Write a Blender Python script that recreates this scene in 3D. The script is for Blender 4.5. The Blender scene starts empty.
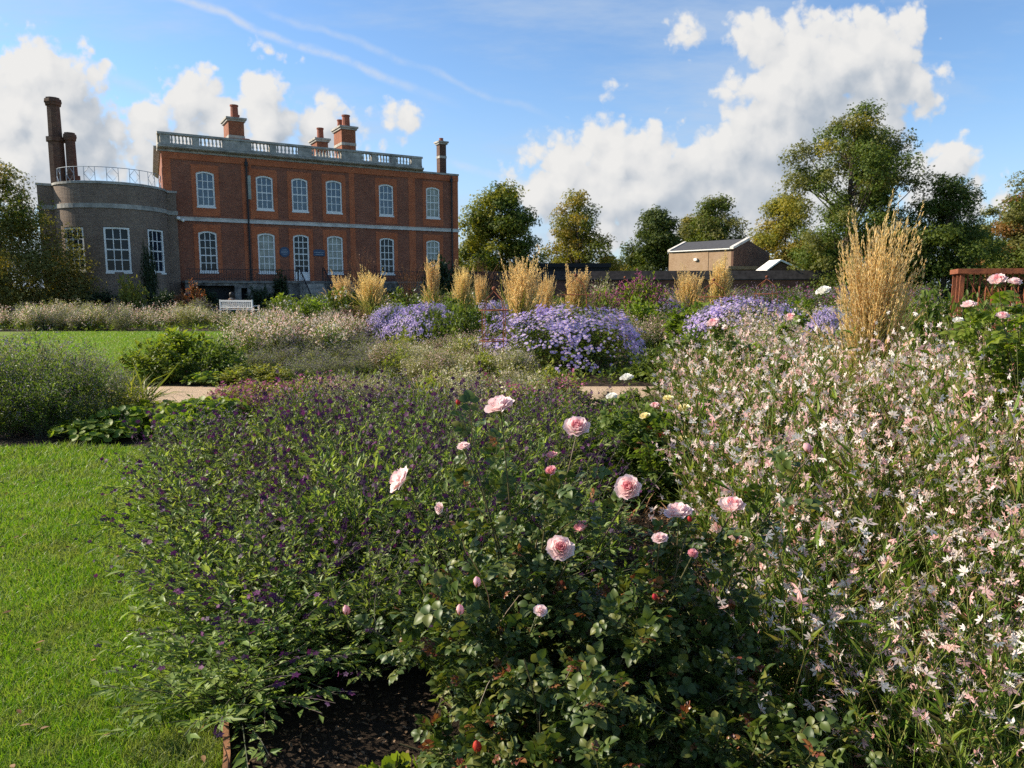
import bpy, bmesh, math, random
import numpy as np
from mathutils import Vector, Matrix

# ------------------------------------------------------------------ camera, sky, sun, exposure
SC = bpy.context.scene
COL = SC.collection
PITCH = math.radians(7.4); FPX = 740.0; EYE = 1.6
cp, sp = math.cos(PITCH), math.sin(PITCH)

cam_d = bpy.data.cameras.new('camera'); cam = bpy.data.objects.new('camera', cam_d); COL.objects.link(cam)
cam_d.sensor_width = 36.0; cam_d.lens = FPX / 1024 * 36.0
cam_d.clip_start = 0.05; cam_d.clip_end = 4000
cam.location = (0, 0, EYE); cam.rotation_euler = (math.pi / 2 - PITCH, 0, 0)
SC.camera = cam

SUN_DIR = Vector((-0.93, 0.20, 0.60)).normalized()      # towards the sun
SUN_EL = math.asin(SUN_DIR.z); SUN_AZ = math.atan2(SUN_DIR.x, SUN_DIR.y)
sun_d = bpy.data.lights.new('sun', 'SUN'); sun = bpy.data.objects.new('sun', sun_d); COL.objects.link(sun)
sun_d.energy = 5.0; sun_d.angle = math.radians(0.5); sun_d.color = (1.0, 0.90, 0.74)
sun.rotation_euler = SUN_DIR.to_track_quat('Z', 'Y').to_euler(); sun.location = (-40, 10, 40)

vs = SC.view_settings
SC.display_settings.display_device = 'sRGB'
vs.view_transform = 'Standard'; vs.look = 'None'; vs.exposure = 0.95; vs.gamma = 1.0; vs.use_curve_mapping = False
cy = SC.cycles
cy.max_bounces = 8; cy.diffuse_bounces = 5; cy.glossy_bounces = 2; cy.transmission_bounces = 5; cy.transparent_max_bounces = 4
cy.caustics_reflective = False; cy.caustics_refractive = False
cy.use_denoising = False

SKY_STRENGTH = 0.094
CLOUD_LIGHT = 4.45


def ray(px, py):
    t = (384 - py) / FPX
    return (px - 512) / FPX, cp + t * sp, -sp + t * cp


def at(px, py, Y):
    x, y, z = ray(px, py); k = Y / y
    return Vector((x * k, Y, EYE + z * k))


class NT:
    """small helper that writes node trees"""
    def __init__(s, tree, dims='3D'): s.t = tree; s.dims = dims
    def n(s, kind, **kw):
        nd = s.t.nodes.new(kind)
        for k, v in kw.items(): setattr(nd, k, v)
        return nd
    def put(s, sock, v):
        if v is None: return
        if hasattr(v, 'is_linked') or isinstance(v, bpy.types.NodeSocket): s.t.links.new(v, sock)
        else: sock.default_value = v
    def m(s, op, a, b=None, c=None, clamp=False):
        nd = s.n('ShaderNodeMath', operation=op, use_clamp=clamp)
        for i, v in enumerate((a, b, c)): s.put(nd.inputs[i], v)
        return nd.outputs[0]
    def v(s, op, a, b=None, scale=None):
        nd = s.n('ShaderNodeVectorMath', operation=op)
        s.put(nd.inputs[0], a); s.put(nd.inputs[1], b)
        if scale is not None: s.put(nd.inputs['Scale'], scale)
        return nd.outputs['Value'] if op in ('DISTANCE', 'LENGTH', 'DOT_PRODUCT') else nd.outputs['Vector']
    def noise(s, vec, scale, detail=4, rough=0.5, out='Fac', dist=0.0, dims=None):
        dims = dims or s.dims
        nd = s.n('ShaderNodeTexNoise', noise_dimensions=dims)
        s.put(nd.inputs['Vector'], vec); nd.inputs['Scale'].default_value = scale
        nd.inputs['Detail'].default_value = detail; nd.inputs['Roughness'].default_value = rough
        nd.inputs['Distortion'].default_value = dist
        return nd.outputs[0] if out == 'Fac' else nd.outputs[1]
    def vor(s, vec, scale, rnd=1.0):
        nd = s.n('ShaderNodeTexVoronoi', feature='F1', voronoi_dimensions='2D'); s.put(nd.inputs['Vector'], vec)
        nd.inputs['Scale'].default_value = scale
        return nd.outputs['Distance']
    def mix(s, f, a, b, kind='RGBA', blend='MIX'):
        nd = s.n('ShaderNodeMix', data_type=kind, blend_type=blend)
        i0 = {'RGBA': (0, 6, 7, 2), 'FLOAT': (0, 2, 3, 0)}[kind]
        s.put(nd.inputs[i0[0]], f); s.put(nd.inputs[i0[1]], a); s.put(nd.inputs[i0[2]], b)
        return nd.outputs[i0[3]]
    def maprange(s, v, a, b, c=0.0, d=1.0, smooth=True):
        nd = s.n('ShaderNodeMapRange'); nd.interpolation_type = 'SMOOTHSTEP' if smooth else 'LINEAR'
        for i, x in enumerate((v, a, b, c, d)): s.put(nd.inputs[i], x)
        return nd.outputs[0]
    def ramp(s, f, stops):
        nd = s.n('ShaderNodeValToRGB'); s.put(nd.inputs[0], f); e = nd.color_ramp.elements
        while len(e) < len(stops): e.new(0.5)
        for i, (p, c) in enumerate(stops): e[i].position = p; e[i].color = (*c, 1)
        return nd.outputs[0]
    def link(s, a, b): s.t.links.new(a, b)


def build_world():
    w = bpy.data.worlds.new('World'); SC.world = w; w.use_nodes = True
    t = w.node_tree; t.nodes.clear(); g = NT(t, '2D')
    w.cycles.sampling_method = 'NONE'
    out = g.n('ShaderNodeOutputWorld'); bg = g.n('ShaderNodeBackground'); bg.inputs[1].default_value = SKY_STRENGTH
    sky = g.n('ShaderNodeTexSky', sky_type='NISHITA'); sky.sun_disc = False
    sky.sun_elevation = SUN_EL; sky.sun_rotation = SUN_AZ
    sky.air_density = 1.0; sky.dust_density = 0.3; sky.ozone_density = 1.6; sky.altitude = 50
    tc = g.n('ShaderNodeTexCoord')
    sx = g.n('ShaderNodeSeparateXYZ'); g.link(tc.outputs['Generated'], sx.inputs[0])
    yy = g.m('MAXIMUM', sx.outputs[1], 0.08)
    u = g.m('DIVIDE', sx.outputs[0], yy); v = g.m('DIVIDE', sx.outputs[2], yy)
    cb = g.n('ShaderNodeCombineXYZ'); g.link(u, cb.inputs[0]); g.link(v, cb.inputs[1])
    P = cb.outputs[0]
    front = g.maprange(sx.outputs[1], 0.05, 0.25)
    # cumulus heaps: bearing and height of each lobe above the horizon, and its size
    heaps = [(28, 78, 44), (66, 100, 44), (8, 120, 46), (56, 140, 50), (92, 152, 26), (20, 165, 44), (105, 128, 14),
             (150, 115, 26), (192, 100, 28), (180, 138, 30), (225, 122, 28), (262, 97, 27), (270, 128, 30), (320, 128, 24), (350, 130, 17), (132, 118, 12), (155, 165, 28), (185, 165, 20),
             (398, 128, 11), (281, 58, 10), (118, 170, 18),
             (872, 50, 40), (914, 30, 18), (845, 64, 44), (795, 46, 28), (760, 48, 28), (750, 84, 24), (800, 92, 55), (882, 88, 42), (918, 90, 22), (780, 140, 50), (712, 166, 42), (660, 168, 34), (618, 160, 33), (588, 150, 24), (560, 172, 34), (538, 192, 28), (600, 200, 45), (660, 195, 50), (720, 200, 50), (640, 226, 30), (562, 214, 24), (770, 190, 50), (830, 140, 40),
             (690, 42, 13), (668, 44, 6), (612, 97, 2), (945, 166, 24), (922, 168, 16), (978, 178, 14), (962, 196, 22), (935, 190, 24), (1000, 205, 14)]
    greys = [(92, 130, 48), (70, 175, 45), (200, 160, 45), (300, 150, 40), (150, 180, 40), (835, 128, 62), (900, 95, 34), (700, 200, 55), (775, 175, 62), (565, 215, 34), (640, 235, 40), (955, 195, 30), (880, 130, 40)]
    heaps += [(860, 130, 45), (820, 190, 45), (880, 165, 30), (740, 215, 40), (690, 230, 34)]

    def c_of(px, py):
        x, y, z = ray(px, py); return (x / y, z / y, 0)

    def field(gg, pos, items, soft):
        cur = None
        for px, py, r in items:
            d = gg.v('DISTANCE', pos, c_of(px, py))
            s = gg.m('MULTIPLY_ADD', d, -1 / soft, r / FPX / soft)
            cur = s if cur is None else gg.m('SMOOTH_MAX', cur, s, 0.25)
        return cur

    grp = bpy.data.node_groups.new('cloud_density', 'ShaderNodeTree')
    grp.interface.new_socket('Vector', in_out='INPUT', socket_type='NodeSocketVector')
    grp.interface.new_socket('Density', in_out='OUTPUT', socket_type='NodeSocketFloat')
    grp.interface.new_socket('Soft', in_out='OUTPUT', socket_type='NodeSocketFloat')
    h = NT(grp, '2D'); gi = h.n('NodeGroupInput'); go = h.n('NodeGroupOutput'); p0 = gi.outputs[0]
    wv = h.v('SUBTRACT', h.noise(p0, 13, 2, 0.5, 'Color'), (0.5, 0.5, 0.5))
    p1 = h.v('ADD', p0, h.v('SCALE', wv, scale=0.036))
    base = field(h, p1, heaps, 0.05)
    wv2 = h.v('SUBTRACT', h.noise(p0, 48, 3, 0.55, 'Color'), (0.5, 0.5, 0.5))
    p2 = h.v('ADD', p0, h.v('SCALE', wv2, scale=0.014))
    b1 = h.m('SUBTRACT', 0.5, h.vor(p2, 20)); b2 = h.m('SUBTRACT', 0.5, h.vor(p2, 46)); b3 = h.m('SUBTRACT', 0.5, h.vor(p2, 105))
    f = h.m('SUBTRACT', h.noise(p0, 34, 8, 0.6), 0.5)
    soft = h.m('ADD', h.m('MULTIPLY_ADD', b1, 0.7, base), h.m('MULTIPLY', b2, 0.45))
    d = h.m('ADD', soft, h.m('MULTIPLY', b3, 0.18)); d = h.m('ADD', d, h.m('MULTIPLY_ADD', f, 0.75, 0.12))
    h.link(d, go.inputs[0]); h.link(h.m('MULTIPLY_ADD', f, 0.35, h.m('MULTIPLY_ADD', b3, 0.12, soft)), go.inputs[1])

    def dens(pos):
        nd = g.n('ShaderNodeGroup'); nd.node_tree = grp; g.link(pos, nd.inputs[0]); return nd.outputs
    (d0, s0), (_, s1) = dens(P), dens(g.v('ADD', P, (-0.014, 0.018, 0)))
    alpha = g.m('MULTIPLY', g.maprange(d0, -0.02, 0.42), front)
    lit = g.m('MULTIPLY_ADD', g.m('SUBTRACT', s0, s1), 0.32, 0.86)
    gw = g.v('ADD', P, g.v('SCALE', g.v('SUBTRACT', g.noise(P, 12, 5, 0.55, 'Color'), (0.5, 0.5, 0.5)), scale=0.10))
    grey = g.maprange(field(g, gw, greys, 0.07), -0.35, 0.9)
    lit = g.m('MULTIPLY', lit, g.m('MULTIPLY_ADD', grey, -0.33, 1.0))
    ccol = g.ramp(lit, [(0.15, (0.36, 0.43, 0.53)), (0.5, (0.58, 0.65, 0.74)), (0.78, (0.93, 0.94, 0.95)), (1.0, (1.06, 1.05, 1.03))])
    ccol = g.v('SCALE', ccol, scale=CLOUD_LIGHT)
    # thin high cirrus and old contrails
    mp = g.n('ShaderNodeMapping'); mp.inputs['Rotation'].default_value = (0, 0, 0.35); mp.inputs['Scale'].default_value = (1.3, 6, 1); g.link(P, mp.inputs[0])
    ci = g.m('MULTIPLY', g.maprange(g.noise(mp.outputs[0], 1.7, 7, 0.62), 0.40, 0.8), 0.6)
    low = g.maprange(v, 0.0, 0.30, 0.50, 0.0)

    def trail(a, b, width, amt):
        a = Vector(c_of(*a)); b = Vector(c_of(*b)); dv = (b - a); L = dv.length; dv /= L; nv = Vector((-dv.y, dv.x, 0))
        rel = g.v('SUBTRACT', gw2, tuple(a))
        along = g.m('DIVIDE', g.v('DOT_PRODUCT', rel, tuple(dv)), L)
        off = g.m('ABSOLUTE', g.v('DOT_PRODUCT', rel, tuple(nv)))
        k = g.maprange(off, 0.0, width / FPX, 1.0, 0.0)
        ends = g.m('MULTIPLY', g.maprange(along, -0.02, 0.12), g.maprange(along, 0.6, 1.02, 1.0, 0.0))
        return g.m('MULTIPLY', g.m('MULTIPLY', k, ends), g.m('MULTIPLY', tn, amt))
    gw2 = g.v('ADD', P, g.v('SCALE', g.v('SUBTRACT', g.noise(P, 9, 3, 0.6, 'Color'), (0.5, 0.5, 0.5)), scale=0.02))
    tn = g.maprange(g.noise(P, 30, 4, 0.6), 0.25, 0.7, 0.3, 1.0)
    tr = None
    for a, b, w_, k in (((150, -12), (470, 110), 6, 0.62), ((250, 5), (600, 135), 5, 0.30), ((440, 160), (590, 200), 6, 0.35), ((60, 55), (170, 100), 9, 0.22)):
        q = trail(a, b, w_, k); tr = q if tr is None else g.m('ADD', tr, q)
    veil = g.m('ADD', ci, low, clamp=True)
    skc = g.v('MULTIPLY', sky.outputs[0], (0.77, 0.92, 1.07))
    c = g.mix(veil, skc, (CLOUD_LIGHT * 0.66, CLOUD_LIGHT * 0.80, CLOUD_LIGHT * 1.0, 1))
    c = g.mix(g.m('MULTIPLY', tr, front, clamp=True), c, (CLOUD_LIGHT * 0.92, CLOUD_LIGHT * 0.95, CLOUD_LIGHT, 1))
    c = g.mix(alpha, c, ccol)
    up = g.maprange(sx.outputs[2], -0.02, 0.0)
    c = g.mix(up, (0.6, 0.65, 0.55, 1), c)
    g.link(c, bg.inputs[0]); g.link(bg.outputs[0], out.inputs[0])


build_world()

# ------------------------------------------------------------------ materials
def mat_leaf(name, cols, trans=0.35, rough=0.45, spec=0.4, tint=(1.25, 1.25, 0.55), objvar=0.25, patch=None):
    m = bpy.data.materials.new(name); m.use_nodes = True; t = m.node_tree; t.nodes.clear(); g = NT(t)
    geo = g.n('ShaderNodeNewGeometry'); oi = g.n('ShaderNodeObjectInfo')
    n = len(cols)
    col = g.ramp(geo.outputs['Random Per Island'], [(i / max(1, n - 1), c) for i, c in enumerate(cols)])
    hs = g.n('ShaderNodeHueSaturation'); g.put(hs.inputs['Color'], col)
    g.put(hs.inputs['Value'], g.m('MULTIPLY_ADD', oi.outputs['Random'], objvar, 1 - objvar / 2))
    g.put(hs.inputs['Hue'], g.m('MULTIPLY_ADD', oi.outputs['Random'], 0.02, 0.49))
    c = hs.outputs[0]
    if patch:       # patches of a second colour over the ground
        tc = g.n('ShaderNodeTexCoord')
        f = g.m('ADD', g.m('MULTIPLY', g.noise(tc.outputs['Object'], 1.5, 4, 0.6), 0.6), g.m('MULTIPLY', g.noise(tc.outputs['Object'], 6, 3, 0.6), 0.4))
        c = g.mix(g.maprange(f, 0.48, 0.60, 0.0, 0.9), c, g.mix(0.55, c, (*patch, 1)))
    pr = g.n('ShaderNodeBsdfPrincipled'); g.link(c, pr.inputs['Base Color'])
    pr.inputs['Roughness'].default_value = rough; pr.inputs['Specular IOR Level'].default_value = spec
    o = g.n('ShaderNodeOutputMaterial')
    if trans:
        tl = g.n('ShaderNodeBsdfTranslucent'); g.link(g.v('MULTIPLY', c, tint), tl.inputs[0])
        mx = g.n('ShaderNodeMixShader'); mx.inputs[0].default_value = trans
        g.link(pr.outputs[0], mx.inputs[1]); g.link(tl.outputs[0], mx.inputs[2]); g.link(mx.outputs[0], o.inputs[0])
    else: g.link(pr.outputs[0], o.inputs[0])
    return m


def mat_plain(name, col, rough=0.7, var=0.25, scale=6.0, metal=0.0, spec=0.3, bump=0.0, col2=None, stretch=(1, 1, 1)):
    m = bpy.data.materials.new(name); m.use_nodes = True; t = m.node_tree; g = NT(t)
    pr = t.nodes['Principled BSDF']; tc = g.n('ShaderNodeTexCoord')
    mp = g.n('ShaderNodeMapping'); mp.inputs['Scale'].default_value = stretch; g.link(tc.outputs['Object'], mp.inputs[0])
    nz = g.noise(mp.outputs[0], scale, 6, 0.6)
    c2 = col2 or tuple(c * (1 - var) for c in col)
    g.link(g.ramp(nz, [(0.3, c2), (0.7, tuple(min(1, c * (1 + var * 0.4)) for c in col))]), pr.inputs['Base Color'])
    pr.inputs['Roughness'].default_value = rough; pr.inputs['Metallic'].default_value = metal; pr.inputs['Specular IOR Level'].default_value = spec
    if bump:
        b = g.n('ShaderNodeBump'); b.inputs['Strength'].default_value = bump; b.inputs['Distance'].default_value = 0.02
        g.link(g.noise(mp.outputs[0], scale * 6, 5, 0.6), b.inputs['Height']); g.link(b.outputs[0], pr.inputs['Normal'])
    return m


def mat_brick(name, c1, c2, mortar, stain=(0.5, 0.5, 0.5), bw=0.225, bh=0.075):
    m = bpy.data.materials.new(name); m.use_nodes = True; t = m.node_tree; g = NT(t)
    pr = t.nodes['Principled BSDF']; tc = g.n('ShaderNodeTexCoord')
    s = g.n('ShaderNodeSeparateXYZ'); g.link(tc.outputs['Object'], s.inputs[0])
    cb = g.n('ShaderNodeCombineXYZ'); g.link(g.m('ADD', s.outputs[0], s.outputs[1]), cb.inputs[0]); g.link(s.outputs[2], cb.inputs[1])
    br = g.n('ShaderNodeTexBrick'); g.link(cb.outputs[0], br.inputs['Vector'])
    br.inputs['Color1'].default_value = (*c1, 1); br.inputs['Color2'].default_value = (*c2, 1); br.inputs['Mortar'].default_value = (*mortar, 1)
    br.inputs['Scale'].default_value = 1.0; br.inputs['Brick Width'].default_value = bw; br.inputs['Row Height'].default_value = bh
    br.inputs['Mortar Size'].default_value = 0.008; br.inputs['Bias'].default_value = -0.1
    n1 = g.noise(tc.outputs['Object'], 0.9, 6, 0.65); n2 = g.noise(tc.outputs['Object'], 7, 3, 0.6)
    f = g.m('ADD', g.m('MULTIPLY', n1, 0.65), g.m('MULTIPLY', n2, 0.35))
    c = g.mix(g.maprange(f, 0.35, 0.65), g.mix(1.0, br.outputs[0], (*stain, 1), blend='MULTIPLY'), br.outputs[0])
    g.link(c, pr.inputs['Base Color']); pr.inputs['Roughness'].default_value = 0.85; pr.inputs['Specular IOR Level'].default_value = 0.2
    b = g.n('ShaderNodeBump'); b.inputs['Strength'].default_value = 0.5; b.inputs['Distance'].default_value = 0.01
    g.link(g.m('SUBTRACT', 1.0, br.outputs[1]), b.inputs['Height']); g.link(b.outputs[0], pr.inputs['Normal'])
    return m


def mat_glass(name, col, rough=0.06, ior=1.8):
    m = bpy.data.materials.new(name); m.use_nodes = True; g = NT(m.node_tree)
    pr = m.node_tree.nodes['Principled BSDF']; tc = g.n('ShaderNodeTexCoord')
    nz = g.noise(tc.outputs['Object'], 1.6, 3, 0.5)
    g.link(g.ramp(nz, [(0.35, tuple(c * 0.6 for c in col)), (0.65, col)]), pr.inputs['Base Color'])
    pr.inputs['Roughness'].default_value = rough; pr.inputs['IOR'].default_value = ior
    b = g.n('ShaderNodeBump'); b.inputs['Strength'].default_value = 0.15; b.inputs['Distance'].default_value = 0.02
    g.link(g.noise(tc.outputs['Object'], 3.5, 2, 0.5), b.inputs['Height']); g.link(b.outputs[0], pr.inputs['Normal'])
    return m


def mat_ground(name, stops, scale, detail=8, rough=0.95, bump=0.6, big=0.25):
    m = bpy.data.materials.new(name); m.use_nodes = True; g = NT(m.node_tree)
    pr = m.node_tree.nodes['Principled BSDF']; tc = g.n('ShaderNodeTexCoord'); P = tc.outputs['Object']
    f = g.m('ADD', g.m('MULTIPLY', g.noise(P, scale, detail, 0.7), 0.6), g.m('MULTIPLY', g.noise(P, big, 5, 0.6), 0.4))
    g.link(g.ramp(f, stops), pr.inputs['Base Color']); pr.inputs['Roughness'].default_value = rough; pr.inputs['Specular IOR Level'].default_value = 0.15
    b = g.n('ShaderNodeBump'); b.inputs['Strength'].default_value = bump; b.inputs['Distance'].default_value = 0.03
    g.link(g.noise(P, scale * 2, 8, 0.7), b.inputs['Height']); g.link(b.outputs[0], pr.inputs['Normal'])
    return m


M = {}
M['brick_dark'] = mat_brick('brick_dark', (0.33, 0.112, 0.060), (0.23, 0.082, 0.050), (0.25, 0.15, 0.10), (0.74, 0.70, 0.70))
M['brick_red'] = mat_brick('brick_red', (0.54, 0.155, 0.060), (0.42, 0.115, 0.048), (0.42, 0.18, 0.10), (0.80, 0.72, 0.68))
M['brick_grey'] = mat_brick('brick_grey', (0.25, 0.182, 0.130), (0.185, 0.134, 0.099), (0.28, 0.215, 0.17), (0.72, 0.70, 0.70))
M['brick_brown'] = mat_brick('brick_brown', (0.15, 0.082, 0.052), (0.085, 0.052, 0.04), (0.16, 0.11, 0.08), (0.7, 0.6, 0.6))
M['brick_tan'] = mat_brick('brick_tan', (0.36, 0.25, 0.155), (0.29, 0.19, 0.115), (0.34, 0.26, 0.18), (0.85, 0.8, 0.75))
M['brick_wall'] = mat_brick('brick_wall', (0.19, 0.075, 0.052), (0.12, 0.05, 0.04), (0.17, 0.11, 0.08), (0.6, 0.6, 0.6))
M['stone'] = mat_plain('stone', (0.40, 0.37, 0.32), 0.85, 0.5, 2.2, col2=(0.20, 0.19, 0.165), bump=0.3)
M['stone_pale'] = mat_plain('stone_pale', (0.62, 0.58, 0.52), 0.8, 0.35, 1.5)
M['rubble'] = mat_plain('rubble', (0.24, 0.22, 0.195), 0.9, 0.6, 3.0, col2=(0.055, 0.05, 0.046), bump=0.8)
M['white_paint'] = mat_plain('white_paint', (0.80, 0.79, 0.74), 0.5, 0.08, 3)
M['lead'] = mat_plain('lead', (0.22, 0.23, 0.25), 0.6, 0.3, 3)
M['iron'] = mat_plain('iron', (0.02, 0.02, 0.022), 0.5, 0.3, 5)
M['rail_grey'] = mat_plain('rail_grey', (0.34, 0.38, 0.42), 0.5, 0.2, 5)
M['slate'] = mat_plain('slate', (0.06, 0.06, 0.066), 0.9, 0.35, 3, stretch=(1, 1, 6))
M['tile_dark'] = mat_plain('tile_dark', (0.05, 0.044, 0.042), 0.9, 0.5, 3, spec=0.1)
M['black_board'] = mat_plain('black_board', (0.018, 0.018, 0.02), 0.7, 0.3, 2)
M['terracotta'] = mat_plain('terracotta', (0.30, 0.09, 0.05), 0.75, 0.3, 3)
M['rust'] = mat_plain('rust', (0.24, 0.075, 0.03), 0.85, 0.55, 9, col2=(0.11, 0.035, 0.018), bump=0.3)
M['plaque'] = mat_plain('plaque', (0.045, 0.075, 0.13), 0.5, 0.1, 4)
M['brick_stack'] = mat_brick('brick_stack', (0.34, 0.115, 0.055), (0.25, 0.085, 0.045), (0.30, 0.16, 0.10), (0.6, 0.58, 0.58))
M['glass'] = mat_glass('glass', (0.014, 0.026, 0.042), .05, 1.25)
M['glass_sky'] = mat_glass('glass_sky', (0.05, 0.095, 0.15), .05, 1.55)  # blue base colour paints the reflected sky into the upper panes
M['glass_blind'] = mat_glass('glass_blind', (0.40, 0.41, 0.34), 0.3, 1.35)
M['bark'] = mat_plain('bark', (0.12, 0.09, 0.065), 0.9, 0.5, 5, stretch=(3, 3, .6), bump=0.6)
M['timber_edge'] = mat_plain('timber_edge', (0.24, 0.11, 0.05), 0.85, 0.5, 9, bump=0.3)
M['skin'] = mat_plain('skin', (0.55, 0.36, 0.27), 0.6, 0.1, 5)
M['hair'] = mat_plain('hair', (0.015, 0.011, 0.009), 0.5, 0.3, 30)
M['coat'] = mat_plain('coat', (0.16, 0.09, 0.06), 0.9, 0.3, 8)
M['scarf'] = mat_plain('scarf', (0.62, 0.58, 0.55), 0.9, 0.2, 12)
M['ground'] = mat_ground('ground', [(0.3, (0.05, 0.075, 0.018)), (0.7, (0.10, 0.12, 0.035))], 3)
M['soil'] = mat_ground('soil', [(0.3, (0.018, 0.012, 0.008)), (0.55, (0.05, 0.034, 0.022)), (0.75, (0.13, 0.085, 0.05))], 30, bump=1.0)
M['lawn'] = mat_ground('lawn', [(0.3, (0.09, 0.14, 0.014)), (0.55, (0.13, 0.18, 0.02)), (0.75, (0.20, 0.22, 0.045))], 14, big=0.7)
M['gravel'] = mat_ground('gravel', [(0.3, (0.33, 0.235, 0.15)), (0.7, (0.60, 0.44, 0.30))], 45, big=0.9)
M['grass_blade'] = mat_leaf('grass_blade', [(0.075, 0.165, 0.008), (0.13, 0.235, 0.012), (0.19, 0.28, 0.022), (0.30, 0.31, 0.09)], 0.4, 0.5, 0.3, (1.2, 1.3, 0.5), 0.25, (0.24, 0.22, 0.11))
M['chip'] = mat_leaf('chip', [(0.03, 0.02, 0.012), (0.10, 0.065, 0.04), (0.22, 0.14, 0.085)], 0, 0.9, 0.1)
M['litter'] = mat_leaf('litter', [(0.10, 0.05, 0.025), (0.22, 0.12, 0.06), (0.36, 0.23, 0.13)], 0.15, 0.8, 0.1)

M['salvia_leaf'] = mat_leaf('salvia_leaf', [(0.105, 0.165, 0.032), (0.18, 0.25, 0.055), (0.30, 0.36, 0.11)], 0.42, 0.48, 0.35)
M['salvia_stem'] = mat_leaf('salvia_stem', [(0.06, 0.07, 0.04), (0.09, 0.065, 0.06)], 0, 0.7, 0.2)
M['salvia_flower'] = mat_leaf('salvia_flower', [(0.03, 0.011, 0.036), (0.052, 0.016, 0.066), (0.13, 0.026, 0.10)], 0.2, 0.6, 0.2, (1.4, .7, 1.4))
M['gaura_leaf'] = mat_leaf('gaura_leaf', [(0.075, 0.14, 0.016), (0.13, 0.20, 0.024), (0.19, 0.24, 0.04), (0.22, 0.17, 0.06)], 0.35, 0.5, 0.3)
M['gaura_stem'] = mat_leaf('gaura_stem', [(0.13, 0.20, 0.03), (0.18, 0.235, 0.045), (0.24, 0.17, 0.07)], 0.1, 0.5, 0.3)
M['gaura_flower'] = mat_leaf('gaura_flower', [(0.90, 0.86, 0.79), (0.90, 0.76, 0.69), (0.84, 0.44, 0.41), (0.88, 0.58, 0.53), (0.90, 0.87, 0.80), (0.90, 0.72, 0.65)], 0.45, 0.6, 0.1, (1.08, 1, 0.92), 0.1)
M['gaura_bud'] = mat_leaf('gaura_bud', [(0.70, 0.32, 0.30), (0.80, 0.52, 0.46), (0.66, 0.40, 0.24), (0.55, 0.16, 0.17)], 0.3, 0.6, 0.2, (1.1, 1, 0.8), 0.1)
M['rose_leaf'] = mat_leaf('rose_leaf', [(0.034, 0.06, 0.013), (0.058, 0.092, 0.019), (0.085, 0.118, 0.024), (0.15, 0.15, 0.03)], 0.26, 0.46, 0.34)
M['rose_new'] = mat_leaf('rose_new', [(0.18, 0.05, 0.03), (0.26, 0.12, 0.04), (0.11, 0.02, 0.02)], 0.3, 0.35, 0.5, (1.2, 1, .6))
M['rose_cane'] = mat_leaf('rose_cane', [(0.07, 0.085, 0.03), (0.12, 0.07, 0.035)], 0, 0.5, 0.3)
M['petal_pale'] = mat_leaf('petal_pale', [(0.88, 0.70, 0.69), (0.89, 0.76, 0.74), (0.87, 0.65, 0.66)], 0.42, 0.6, 0.2, (1.05, 0.95, 0.95), 0.1)
M['petal_pink'] = mat_leaf('petal_pink', [(0.84, 0.46, 0.49), (0.86, 0.55, 0.56), (0.82, 0.40, 0.44)], 0.35, 0.6, 0.2, (1.1, .9, .9), 0.1)
M['petal_yellow'] = mat_leaf('petal_yellow', [(0.86, 0.76, 0.40), (0.88, 0.80, 0.55)], 0.3, 0.6, 0.2, (1, 1, .9), 0.1)
M['petal_red'] = mat_leaf('petal_red', [(0.42, 0.02, 0.02), (0.55, 0.04, 0.04)], 0.3, 0.6, 0.2, (1, 1, 1), 0.1)
M['petal_white'] = mat_leaf('petal_white', [(0.82, 0.80, 0.72), (0.86, 0.84, 0.80)], 0.3, 0.6, 0.2, (1, 1, 1), 0.1)
M['aster_petal'] = mat_leaf('aster_petal', [(0.36, 0.28, 0.66), (0.46, 0.37, 0.76), (0.58, 0.50, 0.82), (0.30, 0.21, 0.56)], 0.3, 0.6, 0.2, (1, 1, 1.1), 0.15)
M['aster_eye'] = mat_leaf('aster_eye', [(0.45, 0.33, 0.05), (0.35, 0.22, 0.05)], 0, 0.8, 0.1)
M['leaf_mid'] = mat_leaf('leaf_mid', [(0.065, 0.105, 0.018), (0.105, 0.15, 0.026), (0.16, 0.20, 0.04)], 0.4, 0.5, 0.25)
M['leaf_bright'] = mat_leaf('leaf_bright', [(0.10, 0.16, 0.016), (0.15, 0.21, 0.024), (0.21, 0.25, 0.04)], 0.45, 0.5, 0.25)
M['leaf_yellow'] = mat_leaf('leaf_yellow', [(0.16, 0.20, 0.03), (0.23, 0.26, 0.045), (0.31, 0.30, 0.07)], 0.42, 0.5, 0.3)
M['leaf_dark'] = mat_leaf('leaf_dark', [(0.015, 0.032, 0.012), (0.025, 0.048, 0.016), (0.04, 0.065, 0.02)], 0.2, 0.45, 0.4)
M['leaf_grey'] = mat_leaf('leaf_grey', [(0.15, 0.18, 0.07), (0.21, 0.225, 0.10), (0.27, 0.28, 0.14)], 0.36, 0.6, 0.3)
M['leaf_red'] = mat_leaf('leaf_red', [(0.15, 0.04, 0.03), (0.25, 0.08, 0.04), (0.12, 0.09, 0.03)], 0.3, 0.5, 0.3)
M['haze_flower'] = mat_leaf('haze_flower', [(0.28, 0.21, 0.32), (0.38, 0.30, 0.42), (0.22, 0.14, 0.24)], 0.2, 0.7, 0.2, (1, 1, 1))
M['magenta'] = mat_leaf('magenta', [(0.36, 0.07, 0.18), (0.50, 0.14, 0.30), (0.26, 0.05, 0.13)], 0.3, 0.6, 0.2, (1.1, .8, 1))
M['buff'] = mat_leaf('buff', [(0.52, 0.47, 0.28), (0.62, 0.56, 0.38), (0.74, 0.70, 0.56), (0.44, 0.33, 0.21)], 0.3, 0.7, 0.2, (1.05, 1, .8))
M['buff_stem'] = mat_leaf('buff_stem', [(0.25, 0.27, 0.07), (0.36, 0.33, 0.12)], 0.2, 0.7, 0.2)
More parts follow.
